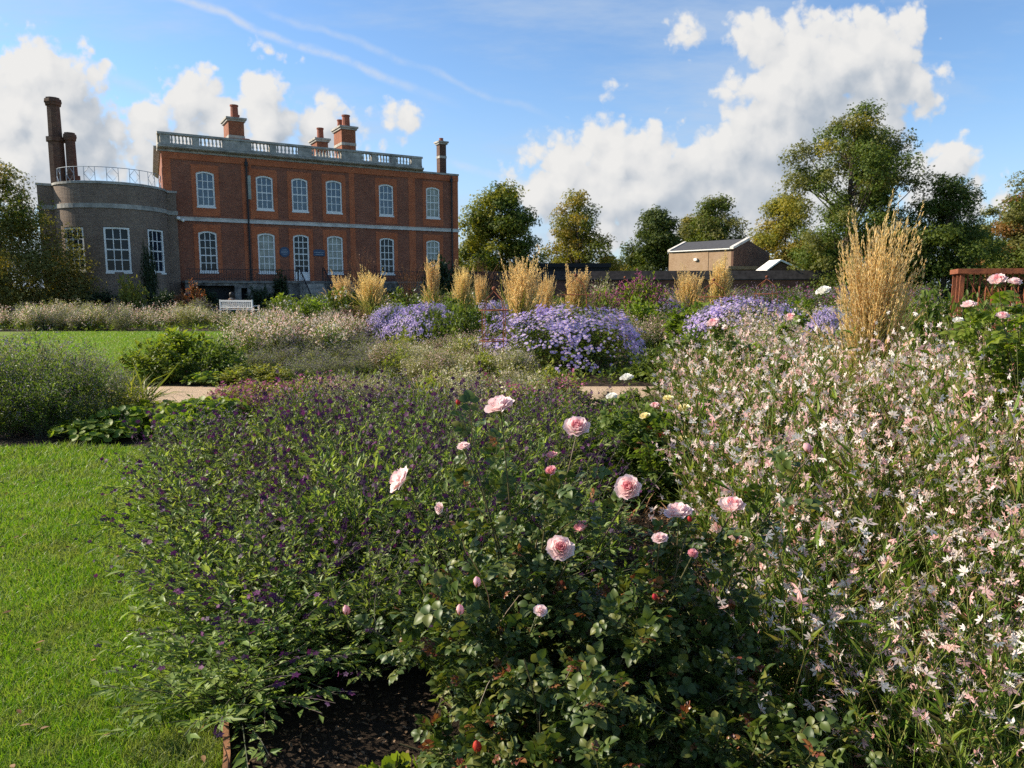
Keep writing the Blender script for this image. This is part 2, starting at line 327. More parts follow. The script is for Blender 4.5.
M['pinkbuff'] = mat_leaf('pinkbuff', [(0.62, 0.42, 0.36), (0.70, 0.54, 0.46), (0.52, 0.32, 0.27)], 0.3, 0.7, 0.2, (1.05, 1, .9))
M['brown'] = mat_leaf('brown', [(0.09, 0.045, 0.028), (0.15, 0.075, 0.045), (0.06, 0.03, 0.02)], 0.1, 0.8, 0.1)
M['reed'] = mat_leaf('reed', [(0.82, 0.60, 0.27), (0.88, 0.72, 0.40), (0.76, 0.53, 0.22), (0.90, 0.78, 0.52)], 0.5, 0.7, 0.1, (1.1, 1.0, .75), 0.12)
M['reed_stem'] = mat_leaf('reed_stem', [(0.42, 0.36, 0.09), (0.55, 0.43, 0.14), (0.33, 0.33, 0.08)], 0.2, 0.55, 0.3)
M['reed_leaf'] = mat_leaf('reed_leaf', [(0.13, 0.17, 0.035), (0.24, 0.25, 0.06), (0.40, 0.32, 0.12)], 0.35, 0.55, 0.3)
for nm, cols in dict(tree_green=[(0.056, 0.090, 0.017), (0.101, 0.140, 0.023), (0.171, 0.195, 0.030)],
                     tree_lime=[(0.110, 0.140, 0.022), (0.201, 0.215, 0.030), (0.383, 0.322, 0.041)],
                     tree_gold=[(0.151, 0.156, 0.027), (0.262, 0.224, 0.038), (0.463, 0.332, 0.055)],
                     tree_dark=[(0.044, 0.071, 0.018), (0.072, 0.105, 0.024), (0.121, 0.140, 0.030)],
                     tree_bronze=[(0.101, 0.088, 0.024), (0.201, 0.117, 0.030), (0.343, 0.137, 0.048)],
                     tree_olive=[(0.091, 0.107, 0.027), (0.151, 0.156, 0.044), (0.262, 0.234, 0.068)]).items():
    M[nm] = mat_leaf(nm, cols, 0.36, 0.55, 0.2, (1.25, 1.2, .45), 0.0)

# ------------------------------------------------------------------ mesh builders
class Geo:
    """gathers triangles for one mesh"""
    def __init__(s): s.V = []; s.T = []; s.m = []; s.n = 0; s.mats = []
    def mi(s, mat):
        if mat not in s.mats: s.mats.append(mat)
        return s.mats.index(mat)
    def raw(s, V, T, mat):
        V = np.asarray(V, float).reshape(-1, 3); T = np.asarray(T, int).reshape(-1, 3)
        if len(T) == 0: return
        s.V.append(V); s.T.append(T + s.n); s.m.append(np.full(len(T), s.mi(mat))); s.n += len(V)
    def inst(s, tpl, pos, R, size, mat):
        """tpl (V,T); pos (k,3); R (k,3,3) rows = local axes; size (k,) or (k,3)"""
        V, T = tpl; k = len(pos)
        if k == 0: return
        size = np.asarray(size, float)
        if size.ndim == 1: size = np.repeat(size[:, None], 3, 1)
        W = np.einsum('kvi,kij->kvj', V[None] * size[:, None, :], R) + pos[:, None, :]
        TT = (T[None] + (np.arange(k) * len(V))[:, None, None]).reshape(-1, 3)
        s.raw(W.reshape(-1, 3), TT, mat)
    def tubes(s, P, rad, mat, sides=3):
        """P (k,m,3) paths, rad (k,m)"""
        k, m, _ = P.shape
        if k == 0: return
        tan = np.gradient(P, axis=1); tan /= np.linalg.norm(tan, axis=2, keepdims=True) + 1e-9
        ref = np.where(np.abs(tan[..., 2:3]) > 0.9, np.array([1., 0, 0]), np.array([0, 0, 1.]))
        a = np.cross(tan, ref); a /= np.linalg.norm(a, axis=2, keepdims=True) + 1e-9
        b = np.cross(tan, a)
        ang = np.arange(sides) / sides * 2 * np.pi
        ring = a[:, :, None] * np.cos(ang)[None, None, :, None] + b[:, :, None] * np.sin(ang)[None, None, :, None]
        V = P[:, :, None] + ring * rad[:, :, None, None]
        idx = np.arange(k * m * sides).reshape(k, m, sides)
        A = idx[:, :-1]; B = idx[:, 1:]; A2 = np.roll(A, -1, 2); B2 = np.roll(B, -1, 2)
        T = np.concatenate([np.stack([A, A2, B2], -1).reshape(-1, 3), np.stack([A, B2, B], -1).reshape(-1, 3)])
        s.raw(V.reshape(-1, 3), T, mat)
    def mesh(s, name, smooth=False):
        me = bpy.data.meshes.new(name)
        V = np.concatenate(s.V).astype(np.float32); T = np.concatenate(s.T).astype(np.int32); mi = np.concatenate(s.m).astype(np.int32)
        me.vertices.add(len(V)); me.vertices.foreach_set('co', V.ravel())
        me.loops.add(T.size); me.loops.foreach_set('vertex_index', T.ravel())
        me.polygons.add(len(T)); me.polygons.foreach_set('loop_start', np.arange(0, T.size, 3, dtype=np.int32))
        me.polygons.foreach_set('material_index', mi)
        if smooth: me.polygons.foreach_set('use_smooth', np.ones(len(T), bool))
        for mt in s.mats: me.materials.append(mt)
        me.update(calc_edges=True)
        return me


def put(o, label=None, cat=None, group=None, kind=None):
    if label: o['label'] = label
    if cat: o['category'] = cat
    if group: o['group'] = group
    if kind: o['kind'] = kind
    return o


def link(name, me, parent=None, loc=(0, 0, 0), rz=0.0, scale=(1, 1, 1)):
    o = bpy.data.objects.new(name, me); COL.objects.link(o)
    o.location = loc; o.rotation_euler = (0, 0, rz); o.scale = scale
    if parent: o.parent = parent
    return o


def thing(name, label, cat, loc=(0, 0, 0), rz=0.0, group=None, scale=(1, 1, 1)):
    return put(link(name, None, None, loc, rz, scale), label, cat, group)


class Solid:
    """boxes, prisms and lathes for built things, one mesh per part"""
    def __init__(s): s.bm = bmesh.new()
    def box(s, x0, x1, y0, y1, z0, z1):
        v = [s.bm.verts.new(p) for p in ((x0, y0, z0), (x1, y0, z0), (x1, y1, z0), (x0, y1, z0), (x0, y0, z1), (x1, y0, z1), (x1, y1, z1), (x0, y1, z1))]
        for f in ((0, 3, 2, 1), (4, 5, 6, 7), (0, 1, 5, 4), (1, 2, 6, 5), (2, 3, 7, 6), (3, 0, 4, 7)): s.bm.faces.new([v[i] for i in f])
        return s
    def prism(s, pts, z0, z1):
        a = [s.bm.verts.new((x, y, z0)) for x, y in pts]; b = [s.bm.verts.new((x, y, z1)) for x, y in pts]; n = len(pts)
        for i in range(n): s.bm.faces.new((a[i], a[(i + 1) % n], b[(i + 1) % n], b[i]))
        s.bm.faces.new(a[::-1]); s.bm.faces.new(b)
        return s
    def extrude_y(s, pts, y0, y1):
        """pts in x,z"""
        a = [s.bm.verts.new((x, y0, z)) for x, z in pts]; b = [s.bm.verts.new((x, y1, z)) for x, z in pts]; n = len(pts)
        for i in range(n): s.bm.faces.new((a[i], a[(i + 1) % n], b[(i + 1) % n], b[i]))
        s.bm.faces.new(a[::-1]); s.bm.faces.new(b)
        return s
    def extrude_x(s, pts, x0, x1):
        a = [s.bm.verts.new((x0, y, z)) for y, z in pts]; b = [s.bm.verts.new((x1, y, z)) for y, z in pts]; n = len(pts)
        for i in range(n): s.bm.faces.new((a[i], a[(i + 1) % n], b[(i + 1) % n], b[i]))
        s.bm.faces.new(a[::-1]); s.bm.faces.new(b)
        return s
    def ring(s, inner, outer, y0, y1):
        """band between two matching x,z outlines, from y0 (front) to y1"""
        n = len(inner)
        I0 = [s.bm.verts.new((x, y0, z)) for x, z in inner]; O0 = [s.bm.verts.new((x, y0, z)) for x, z in outer]
        I1 = [s.bm.verts.new((x, y1, z)) for x, z in inner]; O1 = [s.bm.verts.new((x, y1, z)) for x, z in outer]
        for i in range(n):
            j = (i + 1) % n
            for q in ((I0[i], O0[i], O0[j], I0[j]), (I0[i], I0[j], I1[j], I1[i]), (O0[j], O0[i], O1[i], O1[j])): s.bm.faces.new(q)
        return s
    def lathe(s, prof, cx, cy, z0=0, seg=8):
        rings = []
        for r, z in prof: rings.append([s.bm.verts.new((cx + r * math.cos(a), cy + r * math.sin(a), z0 + z)) for a in [2 * math.pi * (i + .5) / seg for i in range(seg)]])
        for A, B in zip(rings, rings[1:]):
            for i in range(seg): s.bm.faces.new((A[i], A[(i + 1) % seg], B[(i + 1) % seg], B[i]))
        s.bm.faces.new(rings[0][::-1]); s.bm.faces.new(rings[-1])
        return s
    def tube(s, pts, r, seg=6):
        pts = [Vector(p) for p in pts]; rings = []
        for i, p in enumerate(pts):
            d = (pts[min(i + 1, len(pts) - 1)] - pts[max(i - 1, 0)]).normalized()
            a = d.cross(Vector((0, 0, 1)) if abs(d.z) < .9 else Vector((1, 0, 0))).normalized(); b = d.cross(a)
            rings.append([s.bm.verts.new(p + (a * math.cos(t) + b * math.sin(t)) * r) for t in [2 * math.pi * k / seg for k in range(seg)]])
        for A, B in zip(rings, rings[1:]):
            for i in range(seg): s.bm.faces.new((A[i], A[(i + 1) % seg], B[(i + 1) % seg], B[i]))
        s.bm.faces.new(rings[0][::-1]); s.bm.faces.new(rings[-1])
        return s
    def ball(s, c, r, seg=10):
        bmesh.ops.create_icosphere(s.bm, subdivisions=2, radius=r, matrix=Matrix.Translation(c)); return s
    def poly(s, pts):
        s.bm.faces.new([s.bm.verts.new(p) for p in pts]); return s
    def shear(s, x_max, y_min, k):
        for v in s.bm.verts:
            if v.co.x < x_max and v.co.y > y_min: v.co.x += k * (v.co.y - y_min)
        return s
    def done(s, name, mat, parent=None, smooth=False, **kw):
        bmesh.ops.recalc_face_normals(s.bm, faces=s.bm.faces)
        me = bpy.data.meshes.new(name); s.bm.to_mesh(me); s.bm.free(); me.materials.append(mat)
        if smooth:
            for p in me.polygons: p.use_smooth = True
        return link(name, me, parent, **kw)


# ------------------------------------------------------------------ the ground
def sheet(name, pts, z, mat):
    o = Solid().poly([(x, y, z) for x, y in pts]).done(name, mat); put(o, kind='structure'); return o


sheet('ground', [(-1500, -300), (1500, -300), (1500, 2500), (-1500, 2500)], 0.0, M['ground'])
EDGE = [(-0.74, 1.2), (-0.79, 1.8), (-0.955, 2.3), (-1.16, 2.79), (-1.75, 4.6), (-2.65, 7.1)]        # border of the near bed along the lawn
sheet('planting_bed', EDGE + [(-2.9, 10.05), (24, 10.05), (24, 1.2)], 0.004, M['soil'])
sheet('planting_bed', [(-22, 7.35), (-2.85, 7.35), (-2.95, 10.05), (-22, 10.05)], 0.004, M['soil'])
sheet('gravel_path', [(-30, 10.07), (30, 10.07), (30, 11.98), (-30, 11.98)], 0.004, M['gravel'])
sheet('planting_bed', [(-6.2, 12.0), (40, 12.0), (40, 47), (-8.5, 47), (-8.2, 27.5), (-6.6, 17)], 0.004, M['soil'])
sheet('planting_bed', [(-30, 27.2), (-8.6, 27.2), (-8.6, 44), (-45, 44)], 0.004, M['soil'])
sheet('lawn', [(-14, 0.2), (-0.76, 0.2), (-0.76, 1.2)] + EDGE[1:] + [(-2.9, 7.33), (-14, 7.33)], 0.008, M['lawn'])
sheet('lawn', [(-30, 12.02), (-6.25, 12.02), (-6.65, 17), (-8.25, 27.15), (-30, 27.15)], 0.008, M['lawn'])

# timber edging board between lawn and bed
eb = Solid()
for a, b in zip(EDGE, EDGE[1:]):
    d = (Vector((*b, 0)) - Vector((*a, 0))); n = Vector((-d.y, d.x, 0)).normalized() * 0.011
    a3, b3 = Vector((*a, 0)), Vector((*b, 0))
    eb.prism([tuple((a3 - n).xy), tuple((b3 - n).xy), tuple((b3 + n).xy), tuple((a3 + n).xy)], -0.02, 0.055)
put(eb.done('bed_edging', M['timber_edge']), 'low reddish brown edging board between the near lawn and the bed', 'edging')

# ------------------------------------------------------------------ the brick house
A0 = Vector((-21.9797, 50, 0)); ROT = math.radians(30.7224)
house = thing('brick_house', 'two storey red brick mansion with stone balustrade and white sash windows', 'house', A0, ROT)
HI = (Matrix.Translation(A0) @ Matrix.Rotation(ROT, 4, 'Z')).inverted()


def loc_of(px, py, Y): return HI @ at(px, py, Y)


WINS = [  # s centre, z bottom, width, height, rows, glass, kind
    (1.68, 7.02, 1.15, 2.30, 4, 'glass_sky', 'window'), (5.53, 7.02, 1.15, 2.30, 4, 'glass_sky', 'window'), (7.97, 7.03, 1.15, 2.30, 4, 'glass_sky', 'window'),
    (10.45, 7.05, 1.18, 2.31, 4, 'glass_sky', 'window'), (14.48, 7.05, 1.15, 2.32, 4, 'glass_sky', 'window'), (18.35, 7.05, 1.16, 2.36, 4, 'glass_blind', 'window'),
    (1.65, 2.67, 1.17, 2.73, 5, 'glass', 'window'), (5.50, 2.66, 1.18, 2.75, 5, 'glass_blind', 'window'), (7.93, 2.12, 1.14, 3.27, 6, 'glass', 'door'),
    (10.42, 2.65, 1.18, 2.74, 5, 'glass_blind', 'window'), (14.46, 2.66, 1.16, 2.72, 5, 'glass', 'window'), (18.32, 3.30, 1.15, 2.03, 4, 'glass_blind', 'window')]
SL, SR, SKEW = -0.9, 20.55, 0.085


def arch(w, h, rise, grow=0.0, n=9):
    """outline of an opening with a segmental head, centred on x=0, sill at z=0"""
    a = w / 2 + grow; pts = [(-a, -grow), (a, -grow)]
    for i in range(n + 1):
        t = 1 - 2 * i / n
        pts.append((a * t, h - rise + rise * (1 - t * t) + grow))
    return pts


def wall_with_holes(S, x0, x1, z0, z1, y0, y1, holes):
    """wall slab from y0 (outside) to y1 with rectangular holes (x0,x1,z0,z1), split into blocks"""
    xs = sorted({x0, x1} | {v for h in holes for v in h[:2]})
    for a, b in zip(xs, xs[1:]):
        hs = sorted([h for h in holes if h[0] < b - 1e-6 and h[1] > a + 1e-6], key=lambda h: h[2]); z = z0
        for h in hs:
            if h[2] > z + 1e-6: S.box(a, b, y0, y1, z, h[2])
            z = h[3]
        if z1 > z: S.box(a, b, y0, y1, z, z1)


def sash(parent, name, s, z, w, h, rows, glass, y=0.0, rise=0.13, cols=3, rz=0.0, door=False, label=None):
    """one window: frame with bars as the part, pane below it"""
    S = Solid(); t = 0.105
    out = arch(w - 0.004, h - 0.002, rise); inn = [(-w / 2 + t, t), (w / 2 - t, t)] + [(x * (w / 2 - t) / (w / 2), zz - t) for x, zz in out[2:]]
    S.ring(inn, out, 0.03, 0.17)
    for i in range(1, cols):
        x = -w / 2 + t + (w - 2 * t) * i / cols; S.box(x - .025, x + .025, 0.085, 0.128, t, h - rise * 0.15 - t)
    z_lo = t if not door else 0.62
    for i in range(1, rows):
        zz = z_lo + (h - t - z_lo) * i / rows; b = 0.038 if (i == rows // 2) else 0.024
        S.box(-w / 2 + t * .9, w / 2 - t * .9, 0.082, 0.125, zz - b, zz + b)
    if door:
        S.box(-w / 2 + t * .9, w / 2 - t * .9, 0.088, 0.13, t * .5, 0.62)
    else: S.box(-w / 2 - .03, w / 2 + .03, -0.05, 0.10, -0.10, -0.002)
    f = S.done(name, M['white_paint'], parent, loc=(s, y, z), rz=rz)
    if label: f['label'] = label
    p = Solid().extrude_y([(x * 0.99, zz if zz > .1 else .02) for x, zz in arch(w - .06, h - .04, rise)], 0.115, 0.13).done('pane', M[glass], f)
    return f


S = Solid()
holes = [(s - w / 2, s + w / 2, z, z + h) for s, z, w, h, *_ in WINS]
wall_with_holes(S, SL, SR, 0.0, 10.42, 0.0, 0.35, holes)
S.box(SL, SL + 0.35, 0.351, 13.09, 0, 10.42).shear(SL + .4, .352, SKEW); S.box(SR - 0.35, SR, 0.351, 13.5, 0, 10.42); S.box(SL + SKEW * 13, SR - .36, 13.1, 13.5, 0, 10.42)
S.done('wall', M['brick_dark'], house)
Solid().box(SL + .36, SR - .36, 0.36, 13.0, 10.0, 10.3).shear(SL + .5, .361, SKEW).done('roof', M['lead'], house)
S = Solid()                                   # red rubbed brick dressings: surrounds, bands and corner strips
for s, z, w, h, *_ in WINS:
    inner = arch(w, h, 0.13)
    outer = [(-w / 2 - .29, -0.62 if z > 3 else -0.05), (w / 2 + .29, -0.62 if z > 3 else -0.05)] + [((w / 2 + .29) * (x / (w / 2)), h + .42) for x, zz in inner[2:]]
    o0 = len(S.bm.verts)
    S.ring([(x + s, q + z) for x, q in inner], [(x + s, q + z) for x, q in outer], -0.022, 0.07)
for a, b in ((SL + .005, SL + .5), (4.02, 4.24), (4.52, 4.95 - .36 + .1), (11.6, 12.0), (16.3, 16.85), (20.1, SR - .005)):
    S.box(a, b, -0.018, 0.001, 0.02, 6.02); S.box(a, b, -0.018, 0.001, 6.285, 9.98)
S.box(SL - 0.02, SR + 0.02, -0.045, -0.0225, 9.98, 10.40)
S.done('brick_dressing', M['brick_red'], house)
Solid().box(SL - .05, SR + .05, -0.11, 0.002, 6.03, 6.24).box(SL - .05, SR + .05, -0.14, 0.002, 6.241, 6.28).done('string_course', M['stone_pale'], house)
S = Solid()
cor = [(0.3, 10.41), (-0.08, 10.41), (-0.12, 10.52), (-0.34, 10.60), (-0.42, 10.66), (-0.42, 10.76), (0.3, 10.80)]
S.extrude_x(cor, SL - .25, 17.45)
S.extrude_y([(SL + .3, 10.411), (SL - .08, 10.411), (SL - .34, 10.60), (SL - .42, 10.66), (SL - .42, 10.76), (SL + .3, 10.80)], 0.31, 13.6).shear(SL + .4, .311, SKEW)
S.done('cornice', M['stone'], house)
Solid().box(17.46, SR + .06, -0.08, 0.4, 10.425, 10.56).done('parapet_coping', M['stone'], house)
S = Solid()
S.box(SL - .18, 17.4, -0.20, 0.12, 10.81, 10.93)
S.box(SL - .22, 17.44, -0.25, 0.16, 11.46, 11.60)
piers = [SL + .1, 2.15 - 0.2, 3.75, 6.1, 8.85, 11.35, 12.3, 13.75, 15.35, 16.75]
piers = [(-.95, -.35), (0.98, 1.42), (2.85, 4.75), (5.95, 6.4), (7.95, 8.9), (11.05, 12.6), (13.35, 13.75), (14.9, 15.3), (16.55, 17.38)]
for a, b in piers: S.box(a, b, -0.19, 0.10, 10.931, 11.459)
S.box(SL - .18, SL + .12, 0.161, 12.8, 10.81, 11.60).shear(SL + .2, .17, SKEW)
balu = S.done('balustrade', M['stone'], house)
prof = [(0.075, 0), (0.075, .05), (0.045, .08), (0.085, .2), (0.05, .38), (0.04, .44), (0.07, .48), (0.07, .53)]
BAL = None
for (a, b), (c, d) in zip(piers, piers[1:]):
    n = max(1, int(round((c - b) / 0.24)))
    for i in range(n):
        loc = (b + (c - b) * (i + .5) / n, -0.045, 10.93)
        if BAL is None: bo = Solid().lathe(prof, 0, 0, 0, 8).done('baluster', M['stone_pale'], balu, smooth=True, loc=loc); BAL = bo.data
        else: link('baluster', BAL, balu, loc)
for i, (s, z, w, h, rows, gl, kind) in enumerate(WINS):
    sash(house, kind, s, z, w, h, rows, gl, door=(kind == 'door'), label='white glazed door with panelled foot' if kind == 'door' else None)
Solid().box(4.42, 4.62, -0.03, -0.005, 7.66, 9.26).done('slit_window', M['glass_blind'], house)
for s in (4.34, 19.92):
    Solid().tube([(s, -0.14, 0.3 if s < 10 else 2.4), (s, -0.14, 10.35)], 0.055).box(s - .1, s + .1, -0.19, -0.05, 9.9, 10.15).done('drain_pipe', M['iron'], house)
def plaque(s, z, oval):
    S = Solid(); n = 20
    if oval: pts = [(s + .36 * math.cos(2 * math.pi * i / n), z + .36 * math.sin(2 * math.pi * i / n)) for i in range(n)]
    else: pts = [(s - .42, z - .2), (s + .42, z - .2), (s + .42, z + .2), (s + .2, z + .28), (s - .2, z + .28), (s - .42, z + .2)]
    S.extrude_y(pts, -0.055, -0.0235)
    o = S.done('plaque', M['plaque'], house)
    T = Solid()
    for k in range(4 if oval else 2): ww = (.16, .24, .24, .14)[k] if oval else (.33, .28)[k]; zz = z + .15 - .1 * k if oval else z + .06 - .14 * k; T.box(s - ww, s + ww, -0.058, -0.0552, zz - .016, zz + .016)
    T.done('lettering', M['rail_grey'], o)
plaque(6.73, 4.13, True); plaque(9.21, 4.10, False)


def chimney(parent, s, y, wx, wy, z0, z1, pots, mat='brick_stack', cap=True):
    S = Solid().box(s - wx / 2, s + wx / 2, y - wy / 2, y + wy / 2, z0, z1)
    o = S.done('chimney', M[mat], parent)
    if cap:
        C = Solid().box(s - wx / 2 - .1, s + wx / 2 + .1, y - wy / 2 - .1, y + wy / 2 + .1, z1 + .002, z1 + .13).box(s - wx / 2 - .18, s + wx / 2 + .18, y - wy / 2 - .18, y + wy / 2 + .18, z1 + .1301, z1 + .26).done('chimney_cap', M['stone'], o)
        Solid().box(s - wx / 2 - .03, s + wx / 2 + .03, y - wy / 2 - .03, y + wy / 2 + .03, z1 - 1.15, z1 - .95).done('stone_band', M['stone'], o)
    for dx, dy, w, h in pots:
        Solid().lathe([(w * .62, 0), (w * .62, .1), (w * .5, .14), (w * .46, h - .1), (w * .54, h - .09), (w * .54, h)], s + dx, y + dy, z1 + (.262 if cap else .002), 10).done('chimney_pot', M['terracotta'], o)


def chim_px(px0, px1, ytop, Y):
    a, b = loc_of(px0, ytop, Y), loc_of(px1, ytop, Y); return (a.x + b.x) / 2, (a.y + b.y) / 2, abs(b.x - a.x), a.z


s, y, w, z = chim_px(225, 242, 124, 55); chimney(house, s, y, 1.05, 1.9, 10.0, z, [(.05, -.2, .55, 1.0), (.3, .6, .5, .5)])
s, y, w, z = chim_px(244, 247, 138, 54); Solid().lathe([(.4, 0), (.36, .1), (.26, .2), (.24, 1.0), (.3, 1.03), (.3, 1.1)], s, y, 10.9, 10).done('chimney_pot', M['terracotta'], house)
s, y, w, z = chim_px(313, 326, 143.5, 58); chimney(house, s, y, .85, 1.5, 10.0, z, [(.05, -.1, .5, .85)])
s, y, w, z = chim_px(337, 352, 132, 59); chimney(house, s, y, 1.1, 1.9, 10.0, z, [(.0, -.4, .6, .9), (-.1, .7, .45, .75)])
s, y, w, z = chim_px(437, 445.5, 145, 66); chimney(house, s, y, .62, .62, 9.0, z, [(0, 0, .35, .3)], 'brick_brown')

# terrace in front of the house with its wall, steps and railing
terrace = thing('terrace', 'raised stone terrace along the foot of the brick mansion', 'terrace', A0, ROT)
Solid().box(-0.15, 17.2, -2.0, -0.17, 1.92, 2.08).done('slab', M['rubble'], terrace)
S = Solid()
wall_with_holes(S, -0.15, 17.2, 0.0, 1.918, -1.9, -1.6, [(0.4, 2.9, 0.5, 1.75), (3.3, 3.7, 0.8, 1.6)])
S.done('retaining_wall', M['rubble'], terrace)
Solid().box(-.1, 17.1, -1.2, -1.1, 0, 1.9).done('shade_backing', M['black_board'], terrace)  # black sheet stands in for the shade inside the terrace openings
S = Solid()
for k in range(10): S.box(7.2, 8.8, -2.02 - .3 * (k + 1), -2.01 - .3 * k, 0, 1.9 - .19 * k)
S.done('step_flight', M['stone'], terrace)
rail = thing('iron_railing', 'thin black iron railing along the edge of the house terrace', 'railing', A0, ROT)
for a, b in ((0.0, 7.1), (8.9, 17.1)):
    S = Solid(); S.box(a, b, -1.93, -1.89, 2.80, 2.84); S.box(a, b, -1.93, -1.89, 2.18, 2.21)
    n = int((b - a) / .15)
    for i in range(n + 1): x = a + (b - a) * i / n; S.box(x - .011, x + .011, -1.92, -1.9, 2.079, 2.86)
    S.done('bar_panel', M['iron'], rail)
for s, lb in ((7.15, 'black handrail on the left of the terrace steps'), (8.87, 'black handrail on the far side of the terrace steps')):
    hr = thing('handrail', lb, 'handrail', A0, ROT)
    Solid().tube([(s, -1.9, 2.09), (s, -1.9, 2.98), (s, -2.2, 3.0), (s, -4.9, 1.15), (s, -4.9, 0.0)], .045).done('rail', M['iron'], hr)
    for k in range(1, 8): Solid().tube([(s, -2.2 - .34 * k, 1.9 - .2 * k), (s, -2.2 - .34 * k, 3.0 - .233 * k)], .02).done('baluster', M['iron'], hr)

# grey wing with the bow front
wing = thing('bow_wing', 'grey brick wing with curved bow front and pale stone band', 'house wing', A0, ROT)
R = 3.15; CX = -3.95; CY = -0.1; zt = 7.72
def arcpts(r, a0=-84, a1=84, n=28): return [(CX + r * math.sin(math.radians(a0 + (a1 - a0) * i / n)), CY - r * math.cos(math.radians(a0 + (a1 - a0) * i / n))) for i in range(n + 1)]
wl, wr = -7.9, -0.22
wings = [(-46, 1.4, 2.6, 2.6), (0, 1.42, 2.55, 2.68), (46, 1.4, 2.55, 2.68)]
S = Solid()
def bow_block(r0, r1, a0, a1, z0, z1, n): S.prism(arcpts(r1, a0, a1, n) + arcpts(r0, a0, a1, n)[::-1], z0, z1)
half = [math.degrees(math.asin(w / 2 / R)) for _, w, _, _ in wings]
edges = [-84]
for (a, w, z, h), hf in zip(wings, half): edges += [a - hf, a + hf]
edges.append(84)
for i in range(len(edges) - 1):
    if i % 2 == 0: bow_block(R - .4, R, edges[i], edges[i + 1], 0, zt, 6)
    else:
        _, w, z, h = wings[i // 2]; bow_block(R - .4, R, edges[i], edges[i + 1], 0, z, 6); bow_block(R - .4, R, edges[i], edges[i + 1], z + h, zt, 6)
xa = arcpts(R)[0][0]; xb = arcpts(R)[-1][0]
S.box(wl, xa + .02, -0.42, 0.0, 0, zt); S.box(xb - .02, wr, -0.42, -0.012, 0, zt)
S.box(wl, SL - .02, 0.01, 9, 0, zt - .1)
S.done('wall', M['brick_grey'], wing)
def band(z0, z1, o):
    S.prism(arcpts(R + o) + arcpts(R - .3)[::-1], z0, z1); S.box(wl - o, arcpts(R + o)[0][0] - .0, -0.42 - o, -.43 + .1, z0, z1); S.box(arcpts(R + o)[-1][0], wr + o, -0.42 - o, -.43 + .1, z0, z1)
S = Solid(); band(6.32, 6.58, .06); S.done('string_course', M['stone'], wing)
S = Solid(); band(zt + .002, zt + .14, .06); S.done('coping', M['stone'], wing)
for (a, w, z, h) in wings:
    ar = math.radians(a); rr = R * math.cos(math.asin(w / 2 / R)) + .02
    sash(wing, 'window', CX + rr * math.sin(ar), z, w - .03, h - .01, 4, 'glass', y=CY - rr * math.cos(ar), rise=0.03, rz=ar)
# roof railing of the wing with diamonds
S = Solid(); n = 26; pts = arcpts(R - .25, -80, 80, n)
for z in (zt + .18, zt + 1.0): S.tube([(x, y, z) for x, y in pts], .018, 4)
for i, (x, y) in enumerate(pts):
    if i % 2 == 0: S.tube([(x, y, zt + .14), (x, y, zt + 1.0)], .016, 4)
for i in range(0, n - 1, 4):
    (x0, y0), (x1, y1), (x2, y2) = pts[i], pts[i + 1], pts[i + 2]
    S.tube([(x0, y0, zt + .6), (x1, y1, zt + .98), (x2, y2, zt + .6), (x1, y1, zt + .22), (x0, y0, zt + .6)], .016, 4)
S.done('roof_railing', M['rail_grey'], wing)
def stack(px, py_top, Y, w, zc):
    p = loc_of(px, py_top, Y); S = Solid(); q = loc_of(px, 190, Y)
    h = p.z; oct_ = lambda r0, r1, z0, z1: S.lathe([(r0, z0), (r1, z1)], p.x, p.y, 0, 8)
    oct_(w * .60, w * .58, 6.5, zc); oct_(w * .70, w * .70, zc + .001, zc + .28); oct_(w * .50, w * .47, zc + .281, h - .5); oct_(w * .56, w * .60, h - .499, h - .3); oct_(w * .64, w * .60, h - .299, h - .1); oct_(w * .5, w * .5, h - .099, h)
    S.done('chimney', M['brick_brown'], wing)
stack(52.5, 98, 51, .86, 1.6 + 140 / 740 * 51)
stack(69.5, 133, 51, .68, 1.6 + 104 / 740 * 51)
p = loc_of(177, 219, 50.0)
Solid().ball((p.x, -.55, p.z), .13).done('security_lamp', M['white_paint'], wing)
Solid().ball((p.x + .28, -.52, p.z - .12), .12).done('security_lamp', M['white_paint'], wing)

# ------------------------------------------------------------------ garden wall, sheds, outbuilding
def wall_run(name, label, a, b, h, th, mat, cope):
    a, b = Vector(a), Vector(b); d = b - a; L = d.length
    w = thing(name, label, 'wall', (a.x, a.y, 0), math.atan2(d.y, d.x))
    Solid().box(0, L, 0, th, 0, h - cope).done('brickwork', M[mat], w)
    Solid().extrude_x([(-.12, h - cope + .002), (th + .12, h - cope + .002), (th + .12, h - cope + .08), (th / 2 + .05, h), (th / 2 - .05, h), (-.12, h - cope + .08)], -.05, L + .05).done('coping', M['tile_dark'], w)
wall_run('garden_wall', 'long dark brick garden wall with a tiled coping behind the borders', (-5.2, 63.5), (30.5, 58.0), 2.98, .45, 'brick_wall', .75)
sh = thing('black_shed', 'low black flat roofed shed showing above the garden wall', 'shed', (at(560, 270, 72).x - 2.9, 72, 0))
Solid().box(0, 7.6, 0, 4, 0, 3.55).done('wall', M['black_board'], sh); Solid().box(-.2, 7.8, -.2, 4.2, 3.552, 3.95).done('roof', M['black_board'], sh)

